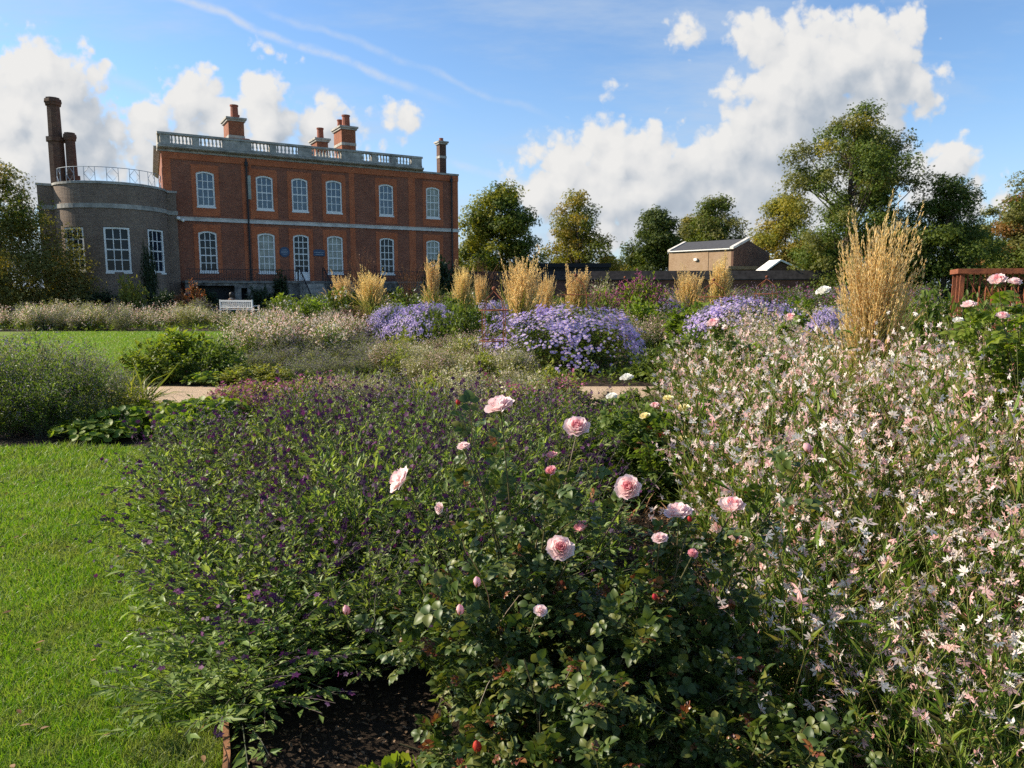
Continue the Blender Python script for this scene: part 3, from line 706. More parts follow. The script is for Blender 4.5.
C0 = at(733.5, 249, 78); bl = thing('garden_building', 'tan brick outbuilding with grey slate roof and white verges', 'outbuilding', (C0.x, C0.y, 0), math.atan2(.6, .8))
LL, GW = 8.7, 6.3; ez, rz_ = C0.z, C0.z + .98
Solid().box(-0.0, .3, 3.2, LL, 0, ez).box(0.04, .3, 0.3, 3.199, 0, ez).done('side_wall', M['brick_tan'], bl)
Solid().extrude_y([(0.04, 0), (GW, 0), (GW, ez - .25), (GW / 2 - .6, rz_ - .02), (0.04, ez)], 0, .299).done('gable_wall', M['brick_brown'], bl)  # browner brick than the side wall paints the shade on this gable
Solid().box(GW - .3, GW, .3, LL, 0, ez - .3).box(.301, GW - .301, LL - .3, LL, 0, ez - .1).done('rear_wall', M['brick_brown'], bl)
Solid().extrude_y([(-.12, ez + .03), (GW / 2 - .6, rz_ + .1), (GW + .1, ez - .2), (GW + .1, ez - .12), (GW / 2 - .6, rz_ + .2), (-.12, ez + .12)], .36, LL - .3).done('roof', M['slate'], bl)
Solid().extrude_y([(-.16, ez + .0), (GW / 2 - .6, rz_ + .02), (GW / 2 - .6, rz_ + .3), (-.16, ez + .24)], -.1, .35).done('verge', M['stone_pale'], bl)
Solid().extrude_y([(-.16, ez + .0), (GW / 2 - .6, rz_ + .02), (GW / 2 - .6, rz_ + .3), (-.16, ez + .24)], LL - .29, LL + .1).done('verge', M['stone_pale'], bl)
Solid().box(-.2, -.121, .36, LL - .3, ez + .0, ez + .1).done('gutter', M['white_paint'], bl)
Solid().box(-.22, -.005, 4.6, 5.0, 4.55, 4.8).done('wall_lamp', M['white_paint'], bl)
lt = thing('sunlit_wall_top', 'low wall beside the outbuilding gable with its sunlit top painted tan', 'shed', (at(729, 270, 70).x, 70, 0))
Solid().box(0, 2.5, 0, 2.5, 0, 3.3).done('wall', M['brick_brown'], lt); Solid().box(-.1, 2.6, -.15, 2.6, 3.302, 3.62).done('roof', M['brick_tan'], lt)  # tan slab paints the sunlit top of a low wall
ws = thing('pale_roof_shed', 'small shed with pale pitched roof next to the big tree', 'shed', (at(768, 268, 74).x, 74, 0))
x1 = at(802, 268, 74).x - at(768, 268, 74).x
Solid().extrude_y([(0, 0), (x1, 0), (x1, 3.2), (x1 * .35, 4.1), (0, 3.2)], 0, 3).done('wall', M['brick_brown'], ws)
Solid().extrude_y([(-.15, 3.25), (x1 * .35, 4.22), (x1 + .2, 3.2), (x1 + .2, 3.35), (x1 * .35, 4.4), (-.15, 3.4)], -.2, 3.2).done('roof', M['white_paint'], ws)

# rusty steel screen at the far side
xs0 = at(953, 275, 14).x + .3
sc_ = thing('steel_screen', 'rusty steel arbour frame with lattice panel beside the tall grass', 'arbour', (xs0 - .1, 14.2, 0), -0.42)
for x, y in ((0, 0), (0.0, -.45), (1.55, -.45), (4.0, -.45), (4.0, .6), (0, .6)): Solid().box(x, x + .07, y, y + .07, 0, 1.86).done('post', M['rust'], sc_)
for q in ((-.05, 4.12, -.5, -.36), (-.05, 4.12, .56, .68), (-.05, .09, -.359, .559), (3.98, 4.12, -.359, .559)): Solid().box(*q, 1.862, 1.95).done('beam', M['rust'], sc_)
S = Solid()
for k in range(38): x = .12 + k * .1; S.tube([(x, -.41, .5), (x, -.41, 1.86)], .014, 4)
for k in range(18):
    for z in (.6, 1.0, 1.4): S.tube([(.12 + k * .21, -.40, z), (.33 + k * .21, -.40, z + .4)], .010, 4); S.tube([(.33 + k * .21, -.42, z), (.12 + k * .21, -.42, z + .4)], .010, 4)
S.done('lattice', M['rust'], sc_)

# rusty plant supports
def support(px, pytop, Y, w, label, rings=(.6, .95), arch_=True):
    p = at(px, pytop, Y); h = p.z; o = thing('plant_support', label, 'plant support', (p.x, Y, 0), .3)
    S = Solid(); k = w / 2
    for a in range(4):
        c, s = math.cos(a * math.pi / 2 + .4) * k, math.sin(a * math.pi / 2 + .4) * k
        S.tube([(c, s, 0), (c, s, h * .72), (c * .75, s * .75, h * .84), (0, 0, h * .93)], .008, 5)
    S.done('rod', M['rust'], o)
    for r in rings: Solid().tube([(math.cos(t) * k, math.sin(t) * k, h * r * .72 / .95) for t in [i * math.pi / 8 for i in range(17)]], .009, 4).done('hoop', M['rust'], o)
    Solid().ball((0, 0, h * .96), .042).done('finial', M['rust'], o)
support(576, 272, 18.5, .75, 'rusty domed plant support with ball finial before the narrow golden grass')
support(625, 275, 26, .8, 'rusty plant support with ball finial rising from the magenta flowers')
support(714, 277, 20, .8, 'rusty plant support standing behind the violet aster near the outbuilding')
support(767, 274, 21, .7, 'rusty plant support with ball finial near the pale roofed shed')
support(494, 285, 13.8, .55, 'rusty plant support beside the broad golden grass clump', (.5, .95))

# ------------------------------------------------------------------ white bench and the person on it
bp = at(236, 310, 40); bench = thing('garden_bench', 'white wooden slatted bench in the flower borders before the house', 'bench', (bp.x, 40, 0), math.radians(-22))
S = Solid(); S.box(-1.1, 1.1, 0.0, .05, .86, .95); S.box(-1.1, 1.1, 0.0, .05, .52, .58)
for k in range(16): x = -1.03 + k * .137; S.box(x - .025, x + .025, .01, .04, .581, .859)
S.done('backrest', M['white_paint'], bench)
S = Solid()
for k in range(5): S.box(-1.1, 1.1, .06 + k * .1, .14 + k * .1, .42, .45)
S.done('seat', M['white_paint'], bench)
for x in (-1.12, 1.06):
    for y, hh in ((-.002, .97), (.5, .62)): Solid().box(x, x + .06, y, y + .06, 0, hh).done('leg', M['white_paint'], bench)
    Solid().box(x, x + .06, .061, .56, .621, .66).done('armrest', M['white_paint'], bench)


def skin_body(name, pts, edges, mat, parent):
    me = bpy.data.meshes.new(name); me.from_pydata([p[:3] for p in pts], edges, []); me.materials.append(mat)
    o = link(name, me, parent); md = o.modifiers.new('skin', 'SKIN')
    for v, p in zip(me.skin_vertices[0].data, pts): v.radius = (p[3], p[4] if len(p) > 4 else p[3])
    me.skin_vertices[0].data[0].use_root = True
    sb = o.modifiers.new('sub', 'SUBSURF'); sb.levels = 2; sb.render_levels = 2
    for p in me.polygons: p.use_smooth = True
    return o


pr = thing('person', 'person with dark hair and pale collar sitting on the white bench', 'person', (bp.x - .40, 40.62, .47), math.radians(-22), None, (.98, .98, .96))
pts = [(0, 0, .08, .16, .13), (0, -.03, .32, .14, .11), (0, -.05, .52, .17, .11), (0, -.04, .63, .06), (0, -.02, .72, .085, .1), (0, 0, .82, .075, .09),
       (-.19, -.05, .53, .06), (-.25, -.02, .28, .045), (-.14, .2, .15, .038), (.19, -.05, .53, .06), (.25, -.02, .28, .045), (.14, .2, .15, .038),
       (-.1, .12, .07, .085), (-.11, .45, .07, .065), (-.11, .47, -.35, .045), (-.11, .58, -.41, .04), (.1, .12, .07, .085), (.11, .45, .07, .065), (.11, .47, -.35, .045), (.11, .58, -.41, .04)]
ed = [(0, 1), (1, 2), (2, 3), (3, 4), (4, 5), (2, 6), (6, 7), (7, 8), (2, 9), (9, 10), (10, 11), (0, 12), (12, 13), (13, 14), (14, 15), (0, 16), (16, 17), (17, 18), (18, 19)]
skin_body('body', pts, ed, M['coat'], pr)
Solid().lathe([(.05, -.22), (.12, -.18), (.14, -.04), (.135, .05), (.10, .12), (.03, .15)], 0, -.035, .8, 12).done('hair', M['hair'], pr, smooth=True)
Solid().lathe([(.11, 0), (.105, .05), (.075, .07)], 0, -.04, .575, 12).done('collar', M['scarf'], pr, smooth=True)
Solid().lathe([(.055, -.05), (.085, 0), (.07, .07)], 0, .035, .77, 12).done('face', M['skin'], pr, smooth=True)
# ------------------------------------------------------------------ leaf, petal and plant shapes
def T_(v, t): return np.array(v, float), np.array(t, int)


LEAF = T_([(0, 0, 0), (.5, .45, .07), (0, 1, -.12), (-.5, .45, .07)], [(0, 1, 2), (0, 2, 3)])
BLADE = T_([(-.5, 0, 0), (.5, 0, 0), (.42, .5, .06), (-.42, .5, .06), (0, 1, -.22)], [(0, 1, 2), (0, 2, 3), (3, 2, 4)])
OVAL = T_([(0, 0, 0), (.42, .28, .09), (.40, .62, .06), (0, 1, -.16), (-.40, .62, .06), (-.42, .28, .09), (0, .33, 0), (0, .66, -.04)],
          [(0, 1, 6), (0, 6, 5), (6, 1, 2), (6, 2, 7), (5, 6, 7), (5, 7, 4), (7, 2, 3), (7, 3, 4)])


def oval_fine():
    rows = [(0, .02), (.16, .30), (.36, .45), (.58, .42), (.78, .27), (.92, .11), (1.0, .0)]; V = []; T = []
    for t, w in rows:
        z = .10 * math.sin(t * 2.2) - .20 * t * t
        for u in (-1, -.5, 0, .5, 1): V.append((u * w, t, z + .16 * abs(u) * w * 1.6 + (.012 if abs(u) == .5 else 0)))
    for i in range(len(rows) - 1):
        for j in range(4): a = i * 5 + j; T += [(a, a + 1, a + 6), (a, a + 6, a + 5)]
    return T_(V, T)


FINE = oval_fine()


def join(parts):
    V = []; T = []; n = 0
    for v, t in parts: V.append(v); T.append(t + n); n += len(v)
    return np.concatenate(V), np.concatenate(T)


def xf(tpl, s=1.0, ang=0.0, off=(0, 0, 0), tilt=0.0, sx=1.0):
    v = tpl[0] * np.array([s * sx, s, s]); c, q = math.cos(tilt), math.sin(tilt)
    v = np.stack([v[:, 0], v[:, 1] * c - v[:, 2] * q, v[:, 1] * q + v[:, 2] * c], 1)
    c, q = math.cos(ang), math.sin(ang)
    return np.stack([v[:, 0] * c - v[:, 1] * q, v[:, 0] * q + v[:, 1] * c, v[:, 2]], 1) + np.array(off), tpl[1]


ROSELEAF = join([xf(FINE, .46, 0, (0, .56, -.03), -.15, .85), xf(FINE, .38, 1.25, (0, .52, 0), -.05, .85), xf(FINE, .38, -1.25, (0, .52, 0), -.05, .85),
                 xf(FINE, .32, 1.35, (0, .24, 0), .05, .85), xf(FINE, .32, -1.35, (0, .24, 0), .05, .85),
                 T_([(-.015, 0, 0), (.015, 0, 0), (0, .6, 0)], [(0, 1, 2)])])
SPRIG = join([xf(LEAF, .6, a, (0, b, 0), t, .62) for a, b, t in ((0, .4, -.2), (.9, .28, .1), (-.9, .3, 0), (1.1, .05, -.2), (-1.1, .02, .2))])


def fan(n, rin, cup, notch=0.0, r=.5):
    V = [(0, 0, 0)]; T = []
    for i in range(n):
        a = 2 * math.pi * i / n; rr = r * (1 - (notch if i % 2 else 0)); V.append((rr * math.cos(a), rr * math.sin(a), cup * (1 - .4 * (i % 2))))
    for i in range(n): T.append((0, 1 + i, 1 + (i + 1) % n))
    return T_(V, T)


MANTLE = fan(18, 0, .16, .13)
def petals(n, w, L, cup, angs=None):
    V = [(0, 0, 0)]; T = []
    for i in range(n):
        a = angs[i] if angs else 2 * math.pi * i / n; c, s = math.cos(a), math.sin(a); k = len(V)
        for x, y, z in ((w, .55, cup * .6), (0, 1, cup), (-w, .55, cup * .6)): V.append(((x * -s + y * c) * L, (x * c + y * s) * L, z * L))
        T += [(0, k, k + 1), (0, k + 1, k + 2)]
    return T_(V, T)


FLOWER4 = join([petals(4, .19, .5, .16, [.25, 1.12, 2.02, 2.9]), T_([(-.02, 0, 0), (.02, 0, 0), (.1, -.45, .25), (0, 0, 0), (.02, .02, 0), (-.14, -.42, .3)], [(0, 1, 2), (3, 4, 5)])])          # the butterfly like gaura flower, petals swept upward
DAISY = petals(9, .16, .5, .05)
STAR5 = petals(5, .34, .5, .2)
FLOWER_EYE = fan(6, 0, .0, 0, .16)
BUD = T_([(0, 0, 0), (.22, .4, 0), (-.11, .4, .19), (-.11, .4, -.19), (0, 1, 0)], [(0, 1, 2), (0, 2, 3), (0, 3, 1), (4, 2, 1), (4, 3, 2), (4, 1, 3)])


def nrm(a): return a / (np.linalg.norm(a, axis=-1, keepdims=True) + 1e-9)


def frame(d, up):
    """rows: side, forward, normal"""
    Y = nrm(d); X = nrm(np.cross(Y, up)); Z = np.cross(X, Y)
    return np.stack([X, Y, Z], 1)


def frame_n(nv, rng):
    """flower discs: z axis along nv"""
    Z = nrm(nv); r = nrm(rng.normal(size=Z.shape)); X = nrm(np.cross(Z, r)); Y = np.cross(Z, X)
    return np.stack([X, Y, Z], 1)


def paths(base, tip, bow, m=6, droop=0.0):
    """curved stems: rise steeply first, lean out later"""
    t = np.linspace(0, 1, m)[None, :, None]
    mid = base * .5 + tip * .5; mid = mid + bow
    P = (1 - t) ** 2 * base[:, None] + 2 * t * (1 - t) * mid[:, None] + t ** 2 * tip[:, None]
    P[:, :, 2] -= droop * t[:, :, 0] ** 3
    return P


def along(P, idx, t):
    m = P.shape[1]; f = np.clip(t, 0, .999) * (m - 1); i = f.astype(int); a = (f - i)[:, None]
    p0 = P[idx, i]; p1 = P[idx, np.minimum(i + 1, m - 1)]
    return p0 * (1 - a) + p1 * a, nrm(p1 - p0)


def leaves_on(g, rng, P, n, t0, t1, size, tpl, mat, ang=(0.7, 1.2), w=1.0, off=0.0, svar=.35, tpow=1.0, upmix=1.0, taper=0.0):
    k = len(P); idx = rng.integers(0, k, n); t = t0 + (t1 - t0) * rng.random(n) ** tpow
    p, tan = along(P, idx, t)
    r = rng.normal(size=(n, 3)); r = nrm(r - (r * tan).sum(1, keepdims=True) * tan)
    a = rng.uniform(ang[0], ang[1], n)[:, None]
    d = tan * np.cos(a) + r * np.sin(a)
    up = np.array([0, 0, 1.]) * upmix + rng.normal(size=(n, 3)) * .45
    s = size * (1 + svar * rng.normal(size=n)).clip(.4, 1.8) * (1 - taper * t)
    g.inst(tpl, p + r * off * rng.random((n, 1)), frame(d, up), np.stack([s * w, s, s], 1), mat)


def flowers_on(g, rng, P, n, t0, t1, size, tpl, mat, out=.02, face=(0, 0, .6), svar=.2, tpow=1.0, jitter=.7):
    k = len(P); idx = rng.integers(0, k, n); t = t0 + (t1 - t0) * rng.random(n) ** tpow
    p, tan = along(P, idx, t)
    r = rng.normal(size=(n, 3)); r = nrm(r - (r * tan).sum(1, keepdims=True) * tan)
    nv = nrm(r + np.array(face) + rng.normal(size=(n, 3)) * jitter * .5)
    p = p + r * out * rng.uniform(.3, 1, (n, 1))
    s = size * (1 + svar * rng.normal(size=n)).clip(.5, 1.6)
    g.inst(tpl, p, frame_n(nv, rng), s, mat)
    return p, nv


def ring_pts(rng, n, r, power=.5):
    a = rng.random(n) * 2 * np.pi; q = r * rng.random(n) ** power
    return np.stack([q * np.cos(a), q * np.sin(a), np.zeros(n)], 1)


def stems(rng, n, h, r0, r1, hv=.15, bow=.25, m=6, dome=None, droop=0.0, rpow=.5):
    b = ring_pts(rng, n, r0); a = rng.random(n) * 2 * np.pi; q = r1 * rng.random(n) ** rpow
    if dome is None: z = h * (1 - hv * rng.random(n))
    else: z = h * (dome + (1 - dome) * np.sqrt(np.clip(1 - (q / r1) ** 2, 0, 1))) * (1 - hv * rng.random(n))
    ph = rng.random(4) * 6.28; f = q / r1
    z = z * (1 + f * (.11 * np.sin(2 * a + ph[0]) + .09 * np.sin(5 * a + ph[1]))) * (1 + .05 * np.sin(9 * f + 3 * a + ph[3])); q = q * (1 + .13 * np.sin(3 * a + ph[2]))
    tip = np.stack([q * np.cos(a), q * np.sin(a), z], 1)
    bw = np.stack([-tip[:, 0] * bow, -tip[:, 1] * bow, z * .12], 1) + rng.normal(size=(n, 3)) * .03 * h
    return paths(b, tip, bw, m, droop)


def rad(P, r, taper=.5):
    k, m, _ = P.shape; return np.repeat((r * np.linspace(1, taper, m))[None], k, 0)


PROTO = {}


def proto(kind, name, parts, h, w, cat): PROTO.setdefault(kind, []).append((name, parts, h, w, cat))


RNG = np.random.default_rng(11)
COUNT = {}


def plant(kind, loc, label, group=None, h=None, w=None, rz=None, name=None, variant=None, cat=None):
    """a copy of a plant of this kind with its parts"""
    P = PROTO[kind]; v = COUNT.get(kind, 0) if variant is None else variant; COUNT[kind] = COUNT.get(kind, 0) + 1
    nm, parts, ph, pw, ct = P[v % len(P)]
    sz = 1.0 if h is None else h / ph; sxy = sz if w is None else w / pw
    rz = RNG.random() * 6.283 if rz is None else rz
    root = thing(name or nm, label, cat or ct, loc, rz, group, (sxy, sxy, sz))
    if kind not in ('topiary', 'reed'): root.rotation_euler = (RNG.normal() * .055, RNG.normal() * .055, rz)
    for pn, me in parts: link(pn, me, root)
    return root


def place(kind, px, pytop, D, label, group=None, wpx=None, **kw):
    p = at(px, pytop, D); w = None if wpx is None else wpx / FPX * D
    return plant(kind, (p.x, D, 0), label, group, h=max(.12, p.z), w=w, **kw)


LOOK = {'buff': 'feathery buff seed-headed perennial', 'catmint': 'grey-green catmint with dusky violet spikes', 'pinkbuff': 'rosy buff flowered perennial', 'yellow_shrub': 'yellow-green leafy clump', 'pink_flowers': 'magenta pink flowered phlox',
        'bright_shrub': 'bright green leafy clump', 'mid_shrub': 'mid green leafy clump', 'lilac': 'lilac flowered leafy perennial', 'white_rose_shrub': 'green shrub dotted with white roses', 'gaura_far': 'pale blush gaura'}


def mixed(kind, px, py, D, where): return place(kind, px, py, D, LOOK[kind] + ' ' + where, LOOK[kind] + 's ' + where)


# --- salvia
for sd in range(3):
    rng = np.random.default_rng(100 + sd); f = Geo(); b = Geo()
    P = stems(rng, 60, .78, .12, .50, .55, .22, 6, dome=.25); Q = stems(rng, 36, 1.10, .12, .54, .30, .2, 7, dome=.45)
    f.tubes(P, rad(P, .0028), M['salvia_stem']); f.tubes(Q, rad(Q, .0022, .4), M['salvia_stem'])
    leaves_on(f, rng, P, 1700, .10, 1.0, .046, OVAL if sd == 0 else LEAF, M['salvia_leaf'], (.45, 1.1), .33, .02, tpow=.8)
    leaves_on(f, rng, Q, 620, .2, .72, .040, LEAF, M['salvia_leaf'], (.4, 1.1), .32, .01)
    m = len(Q); ci = np.repeat(np.arange(m), 3); ct = .76 + .24 * rng.random(len(ci)); p, tan = along(Q, ci, ct)
    r = nrm(rng.normal(size=p.shape) * np.array([1, 1, .5])); b.inst(STAR5, p + r * .012, frame_n(r + np.array([0, 0, .1]), rng), rng.uniform(.022, .034, len(p)), M['salvia_flower'])
    ci = np.repeat(np.arange(m), 4); p, tan = along(Q, ci, .76 + .24 * rng.random(len(ci))); r = nrm(rng.normal(size=p.shape) + np.array([0, 0, .4])); k = len(p)
    b.inst(BUD, p, frame(r, rng.normal(size=(k, 3))), np.stack([np.full(k, .011), np.full(k, .019), np.full(k, .011)], 1), M['salvia_flower'])
    proto('salvia', 'salvia_plant', [('foliage', f.mesh('salvia_foliage')), ('blossoms', b.mesh('salvia_blossoms'))], .97, 1.0, 'salvia')

# --- gaura
for sd in range(4):
    rng = np.random.default_rng(200 + sd); f = Geo(); b = Geo()
    P = stems(rng, 46, 1.16, .24, .44, .58, .12, 8, droop=.05)
    f.tubes(P, rad(P, .0022, .45), M['gaura_stem'])
    leaves_on(f, rng, P, 620, .06, .78, .075, LEAF, M['gaura_leaf'], (.2, .8), .12, .0, tpow=.9)
    leaves_on(f, rng, P, 110, .55, .95, .03, LEAF, M['gaura_leaf'], (.4, 1.0), .16)
    flowers_on(b, rng, P, 122, .64, 1.0, .049, FLOWER4, M['gaura_flower'], .014, (0, 0, .1), .25, .7, .5)
    n = 200; p, tan = along(P, rng.integers(0, len(P), n), rng.uniform(.68, 1, n)); d = nrm(tan + rng.normal(size=(n, 3)) * .6)
    b.inst(BUD, p, frame(d, rng.normal(size=(n, 3))), np.stack([np.full(n, .0085), rng.uniform(.014, .026, n), np.full(n, .0085)], 1), M['gaura_bud'])
    proto('gaura', 'gaura_plant', [('foliage', f.mesh('gaura_foliage')), ('blossoms', b.mesh('gaura_blossoms'))], 1.1, .84, 'gaura')
for sd in range(2):       # seen from far: the same plant, denser
    rng = np.random.default_rng(230 + sd); f = Geo()
    P = stems(rng, 60, 1.1, .2, .62, .45, .2, 5, dome=.5)
    f.tubes(P, rad(P, .004), M['gaura_stem'])
    leaves_on(f, rng, P, 700, .02, .8, .08, LEAF, M['gaura_leaf'], (.4, 1.1), .28)
    flowers_on(f, rng, P, 330, .50, 1.0, .055, FLOWER4, M['gaura_flower'], .03, (0, 0, .3))
    n = 330; p, tan = along(P, rng.integers(0, len(P), n), rng.uniform(.5, 1, n)); d = nrm(tan + rng.normal(size=(n, 3)) * .7)
    f.inst(BUD, p, frame(d, rng.normal(size=(n, 3))), np.stack([np.full(n, .016), np.full(n, .045), np.full(n, .016)], 1), M['pinkbuff'])
    proto('gaura_far', 'gaura_plant', [('foliage', f.mesh('gaura_far'))], 1.05, 1.2, 'gaura')

# --- asters: a dome packed with lilac daisies
for sd in range(2):
    rng = np.random.default_rng(300 + sd); f = Geo(); b = Geo()
    P = stems(rng, 620, 1.0, .5, 1.15, .16, .12, 5, dome=.08, rpow=.5)
    f.tubes(P[:200], rad(P[:200], .004), M['rose_cane'])
    leaves_on(f, rng, P, 7000, .15, .97, .065, LEAF, M['leaf_mid'], (.5, 1.1), .30, .03)
    w8 = np.clip(.75 + .8 * np.sin(P[:, -1, 0] * 5.5 + sd) * np.sin(P[:, -1, 1] * 4.7 + 2 * P[:, -1, 2]) + .3 * rng.normal(size=len(P)), .06, 2); n = 4200; idx = rng.choice(len(P), n, p=w8 / w8.sum()); p, tan = along(P, idx, np.full(n, .98))
    nv = nrm(tan + np.array([0, 0, .35]) + rng.normal(size=(n, 3)) * .35); p = p + rng.normal(size=(n, 3)) * np.array([.055, .055, .035])
    Fm = frame_n(nv, rng); s = rng.uniform(.034, .054, n)
    b.inst(DAISY, p, Fm, s, M['aster_petal']); b.inst(FLOWER_EYE, p + nv * .004, Fm, s, M['aster_eye'])
    proto('aster', 'aster_clump', [('foliage', f.mesh('aster_foliage')), ('blossoms', b.mesh('aster_blossoms'))], 1.0, 2.35, 'aster')

# --- feather reed grass
for sd, (n, r1, hv) in enumerate(((320, .50, .32), (190, .21, .2), (240, .38, .34))):
    rng = np.random.default_rng(400 + sd); st = Geo(); pl = Geo()
    P = stems(rng, n, 2.0, .16, r1, hv, .18, 9, rpow=.75); P2 = stems(rng, int(n * .10), 1.8, .16, r1 * 1.8, .4, .05, 9, rpow=.3, droop=.30)
    P = np.concatenate([P, P2])
    st.tubes(P, rad(P, .0026, .5), M['reed_stem'])
    leaves_on(st, rng, P, n * 3, .02, .45, .55, BLADE, M['reed_leaf'], (.15, .5), .014)
    leaves_on(pl, rng, P, n * 64, .60, 1.0, .042, LEAF, M['reed'], (.08, .42), .27, .009, taper=.35)
    proto('reed', 'feather_reed_grass', [('stems', st.mesh('reed_stems')), ('plumes', pl.mesh('reed_plumes'))], 1.95, r1 * 2.1, 'ornamental grass')

# --- leafy shrubs and perennials; one mesh each because they stand some way off
def leafy(kind, name, cat, leaf, n, h, w, leafmat, size, lw=.5, tpl=OVAL, dome=.25, extra=(), stemmat='rose_cane', nst=60, seeds=2, t0=.08, sr=.004):
    for sd in range(seeds):
        rng = np.random.default_rng(hash_(kind) + sd); f = Geo()
        P = stems(rng, nst, h, w * .18, w * .5, .35, .18, 5, dome=dome)
        f.tubes(P, rad(P, sr), M[stemmat])
        leaves_on(f, rng, P, n, t0, 1.0, size, tpl, M[leafmat], (.5, 1.25), lw, .05, tpow=.75)
        for mt, cnt, ta, tb, s, tp in extra:
            if tp is BUD:
                p, tan = along(P, rng.integers(0, len(P), cnt), rng.uniform(ta, tb, cnt)); p = p + rng.normal(size=(cnt, 3)) * .02
                f.inst(BUD, p, frame(nrm(tan + rng.normal(size=(cnt, 3)) * .4), rng.normal(size=(cnt, 3))), np.stack([np.full(cnt, s * .45), np.full(cnt, s), np.full(cnt, s * .45)], 1), M[mt])
            else: flowers_on(f, rng, P, cnt, ta, tb, s, tp, M[mt], .05, (0, 0, .9))
        proto(kind, name, [('foliage', f.mesh(kind))], h * .93, w, cat)


def hash_(s): return sum((i + 3) * ord(c) for i, c in enumerate(s)) % 9973


leafy('bright_shrub', 'leafy_shrub', 'shrub', 'leaf', 1900, .95, 1.2, 'leaf_bright', .085)
leafy('yellow_shrub', 'leafy_shrub', 'shrub', 'leaf', 1700, .8, 1.0, 'leaf_yellow', .07)
leafy('mid_shrub', 'leafy_shrub', 'shrub', 'leaf', 2000, .95, 1.2, 'leaf_mid', .08)
leafy('dark_shrub', 'dark_shrub', 'shrub', 'leaf', 4200, 2.0, 2.2, 'leaf_dark', .12, nst=90)
leafy('red_shrub', 'red_leaved_shrub', 'shrub', 'leaf', 900, 1.6, 1.5, 'leaf_red', .12, nst=22, dome=.5)
leafy('white_rose_shrub', 'white_rose_shrub', 'rose shrub', 'leaf', 1900, 1.2, 1.5, 'leaf_mid', .09, extra=(('petal_white', 34, .7, 1.0, .11, STAR5), ('petal_pale', 10, .7, 1.0, .10, STAR5)))
leafy('yellow_rose_shrub', 'yellow_rose_shrub', 'rose shrub', 'leaf', 1900, .85, 1.0, 'leaf_mid', .05, lw=.6)
leafy('catmint', 'catmint_plant', 'catmint', 'leaf', 3000, .92, 1.25, 'leaf_grey', .042, lw=.32, tpl=LEAF, nst=130, extra=(('haze_flower', 900, .70, 1.0, .030, BUD), ('haze_flower', 250, .75, 1.0, .022, STAR5)), stemmat='salvia_stem', sr=.0025)
leafy('green_catmint', 'catmint_plant', 'catmint', 'leaf', 3600, .92, 1.25, 'leaf_mid', .045, lw=.30, tpl=LEAF, nst=130, extra=(('haze_flower', 520, .78, 1.0, .030, BUD),), stemmat='salvia_stem', sr=.0025)
leafy('buff', 'buff_perennial', 'perennial', 'leaf', 900, .92, 1.0, 'leaf_yellow', .06, lw=.18, tpl=LEAF, nst=110, dome=.55, stemmat='buff_stem', extra=(('buff', 1100, .55, 1.0, .036, BUD), ('buff', 150, .8, 1.0, .045, STAR5)), sr=.003)
leafy('pinkbuff', 'pink_perennial', 'perennial', 'leaf', 900, .92, 1.0, 'gaura_leaf', .06, lw=.2, tpl=LEAF, nst=110, dome=.5, stemmat='gaura_stem', extra=(('pinkbuff', 1000, .55, 1.0, .045, BUD), ('gaura_flower', 70, .7, 1.0, .045, FLOWER4)), sr=.003)
leafy('pink_flowers', 'pink_phlox', 'perennial', 'leaf', 900, .6, .7, 'leaf_yellow', .05, lw=.35, tpl=LEAF, nst=60, dome=.5, extra=(('magenta', 330, .82, 1.0, .034, STAR5), ('leaf_red', 200, .3, .9, .045, BUD)), stemmat='gaura_stem')
leafy('magenta', 'persicaria_plant', 'perennial', 'leaf', 1700, 1.2, 1.6, 'leaf_bright', .09, lw=.4, nst=120, dome=.4, extra=(('magenta', 900, .84, 1.0, .075, BUD),))
leafy('lilac', 'lilac_perennial', 'perennial', 'leaf', 1300, 1.1, 1.2, 'leaf_mid', .07, lw=.3, tpl=LEAF, nst=90, dome=.6, extra=(('haze_flower', 420, .75, 1.0, .055, BUD), ('magenta', 90, .8, 1.0, .05, STAR5)), stemmat='salvia_stem')
leafy('twigs', 'twiggy_shrub', 'shrub', 'leaf', 350, 3.0, 2.6, 'leaf_red', .09, lw=.3, tpl=LEAF, nst=120, dome=.55, stemmat='brown', sr=.012)
leafy('brown_plant', 'faded_perennial', 'perennial', 'leaf', 900, 1.0, 1.0, 'brown', .07, lw=.3, tpl=LEAF, nst=110, dome=.6, stemmat='brown', extra=(('brown', 300, .8, 1.0, .05, BUD),))
leafy('topiary', 'topiary_dome', 'topiary', 'leaf', 9000, 1.7, 1.0, 'leaf_dark', .07, nst=160, dome=.0, seeds=1, t0=.05)
leafy('grass_tuft', 'grassy_tuft', 'ornamental grass', 'leaf', 260, .62, .6, 'leaf_yellow', .42, lw=.035, tpl=BLADE, nst=40, dome=.6, stemmat='buff_stem')
leafy('geranium', 'geranium_plant', 'ground plant', 'leaf', 240, .26, .55, 'leaf_bright', .065, lw=1.0, tpl=MANTLE, nst=50, dome=.4, t0=.6, sr=.0025)
for sd in range(2):
    rng = np.random.default_rng(500 + sd); f = Geo()
    P = stems(rng, 150, .42, .10, .46, .35, -.1, 5, dome=.3); f.tubes(P, rad(P, .003), M['gaura_stem'])
    n = 150; p = P[:, -1]; out = p * np.array([1, 1, 0]); nv = nrm(out * .9 + np.array([0, 0, .55]) + rng.normal(size=(n, 3)) * .3)
    f.inst(MANTLE, p, frame_n(nv, rng), rng.uniform(.08, .15, n), M['leaf_bright'])
    proto('mantle', 'mantle_plant', [('foliage', f.mesh('mantle', False))], .42, 1.0, 'ground plant')

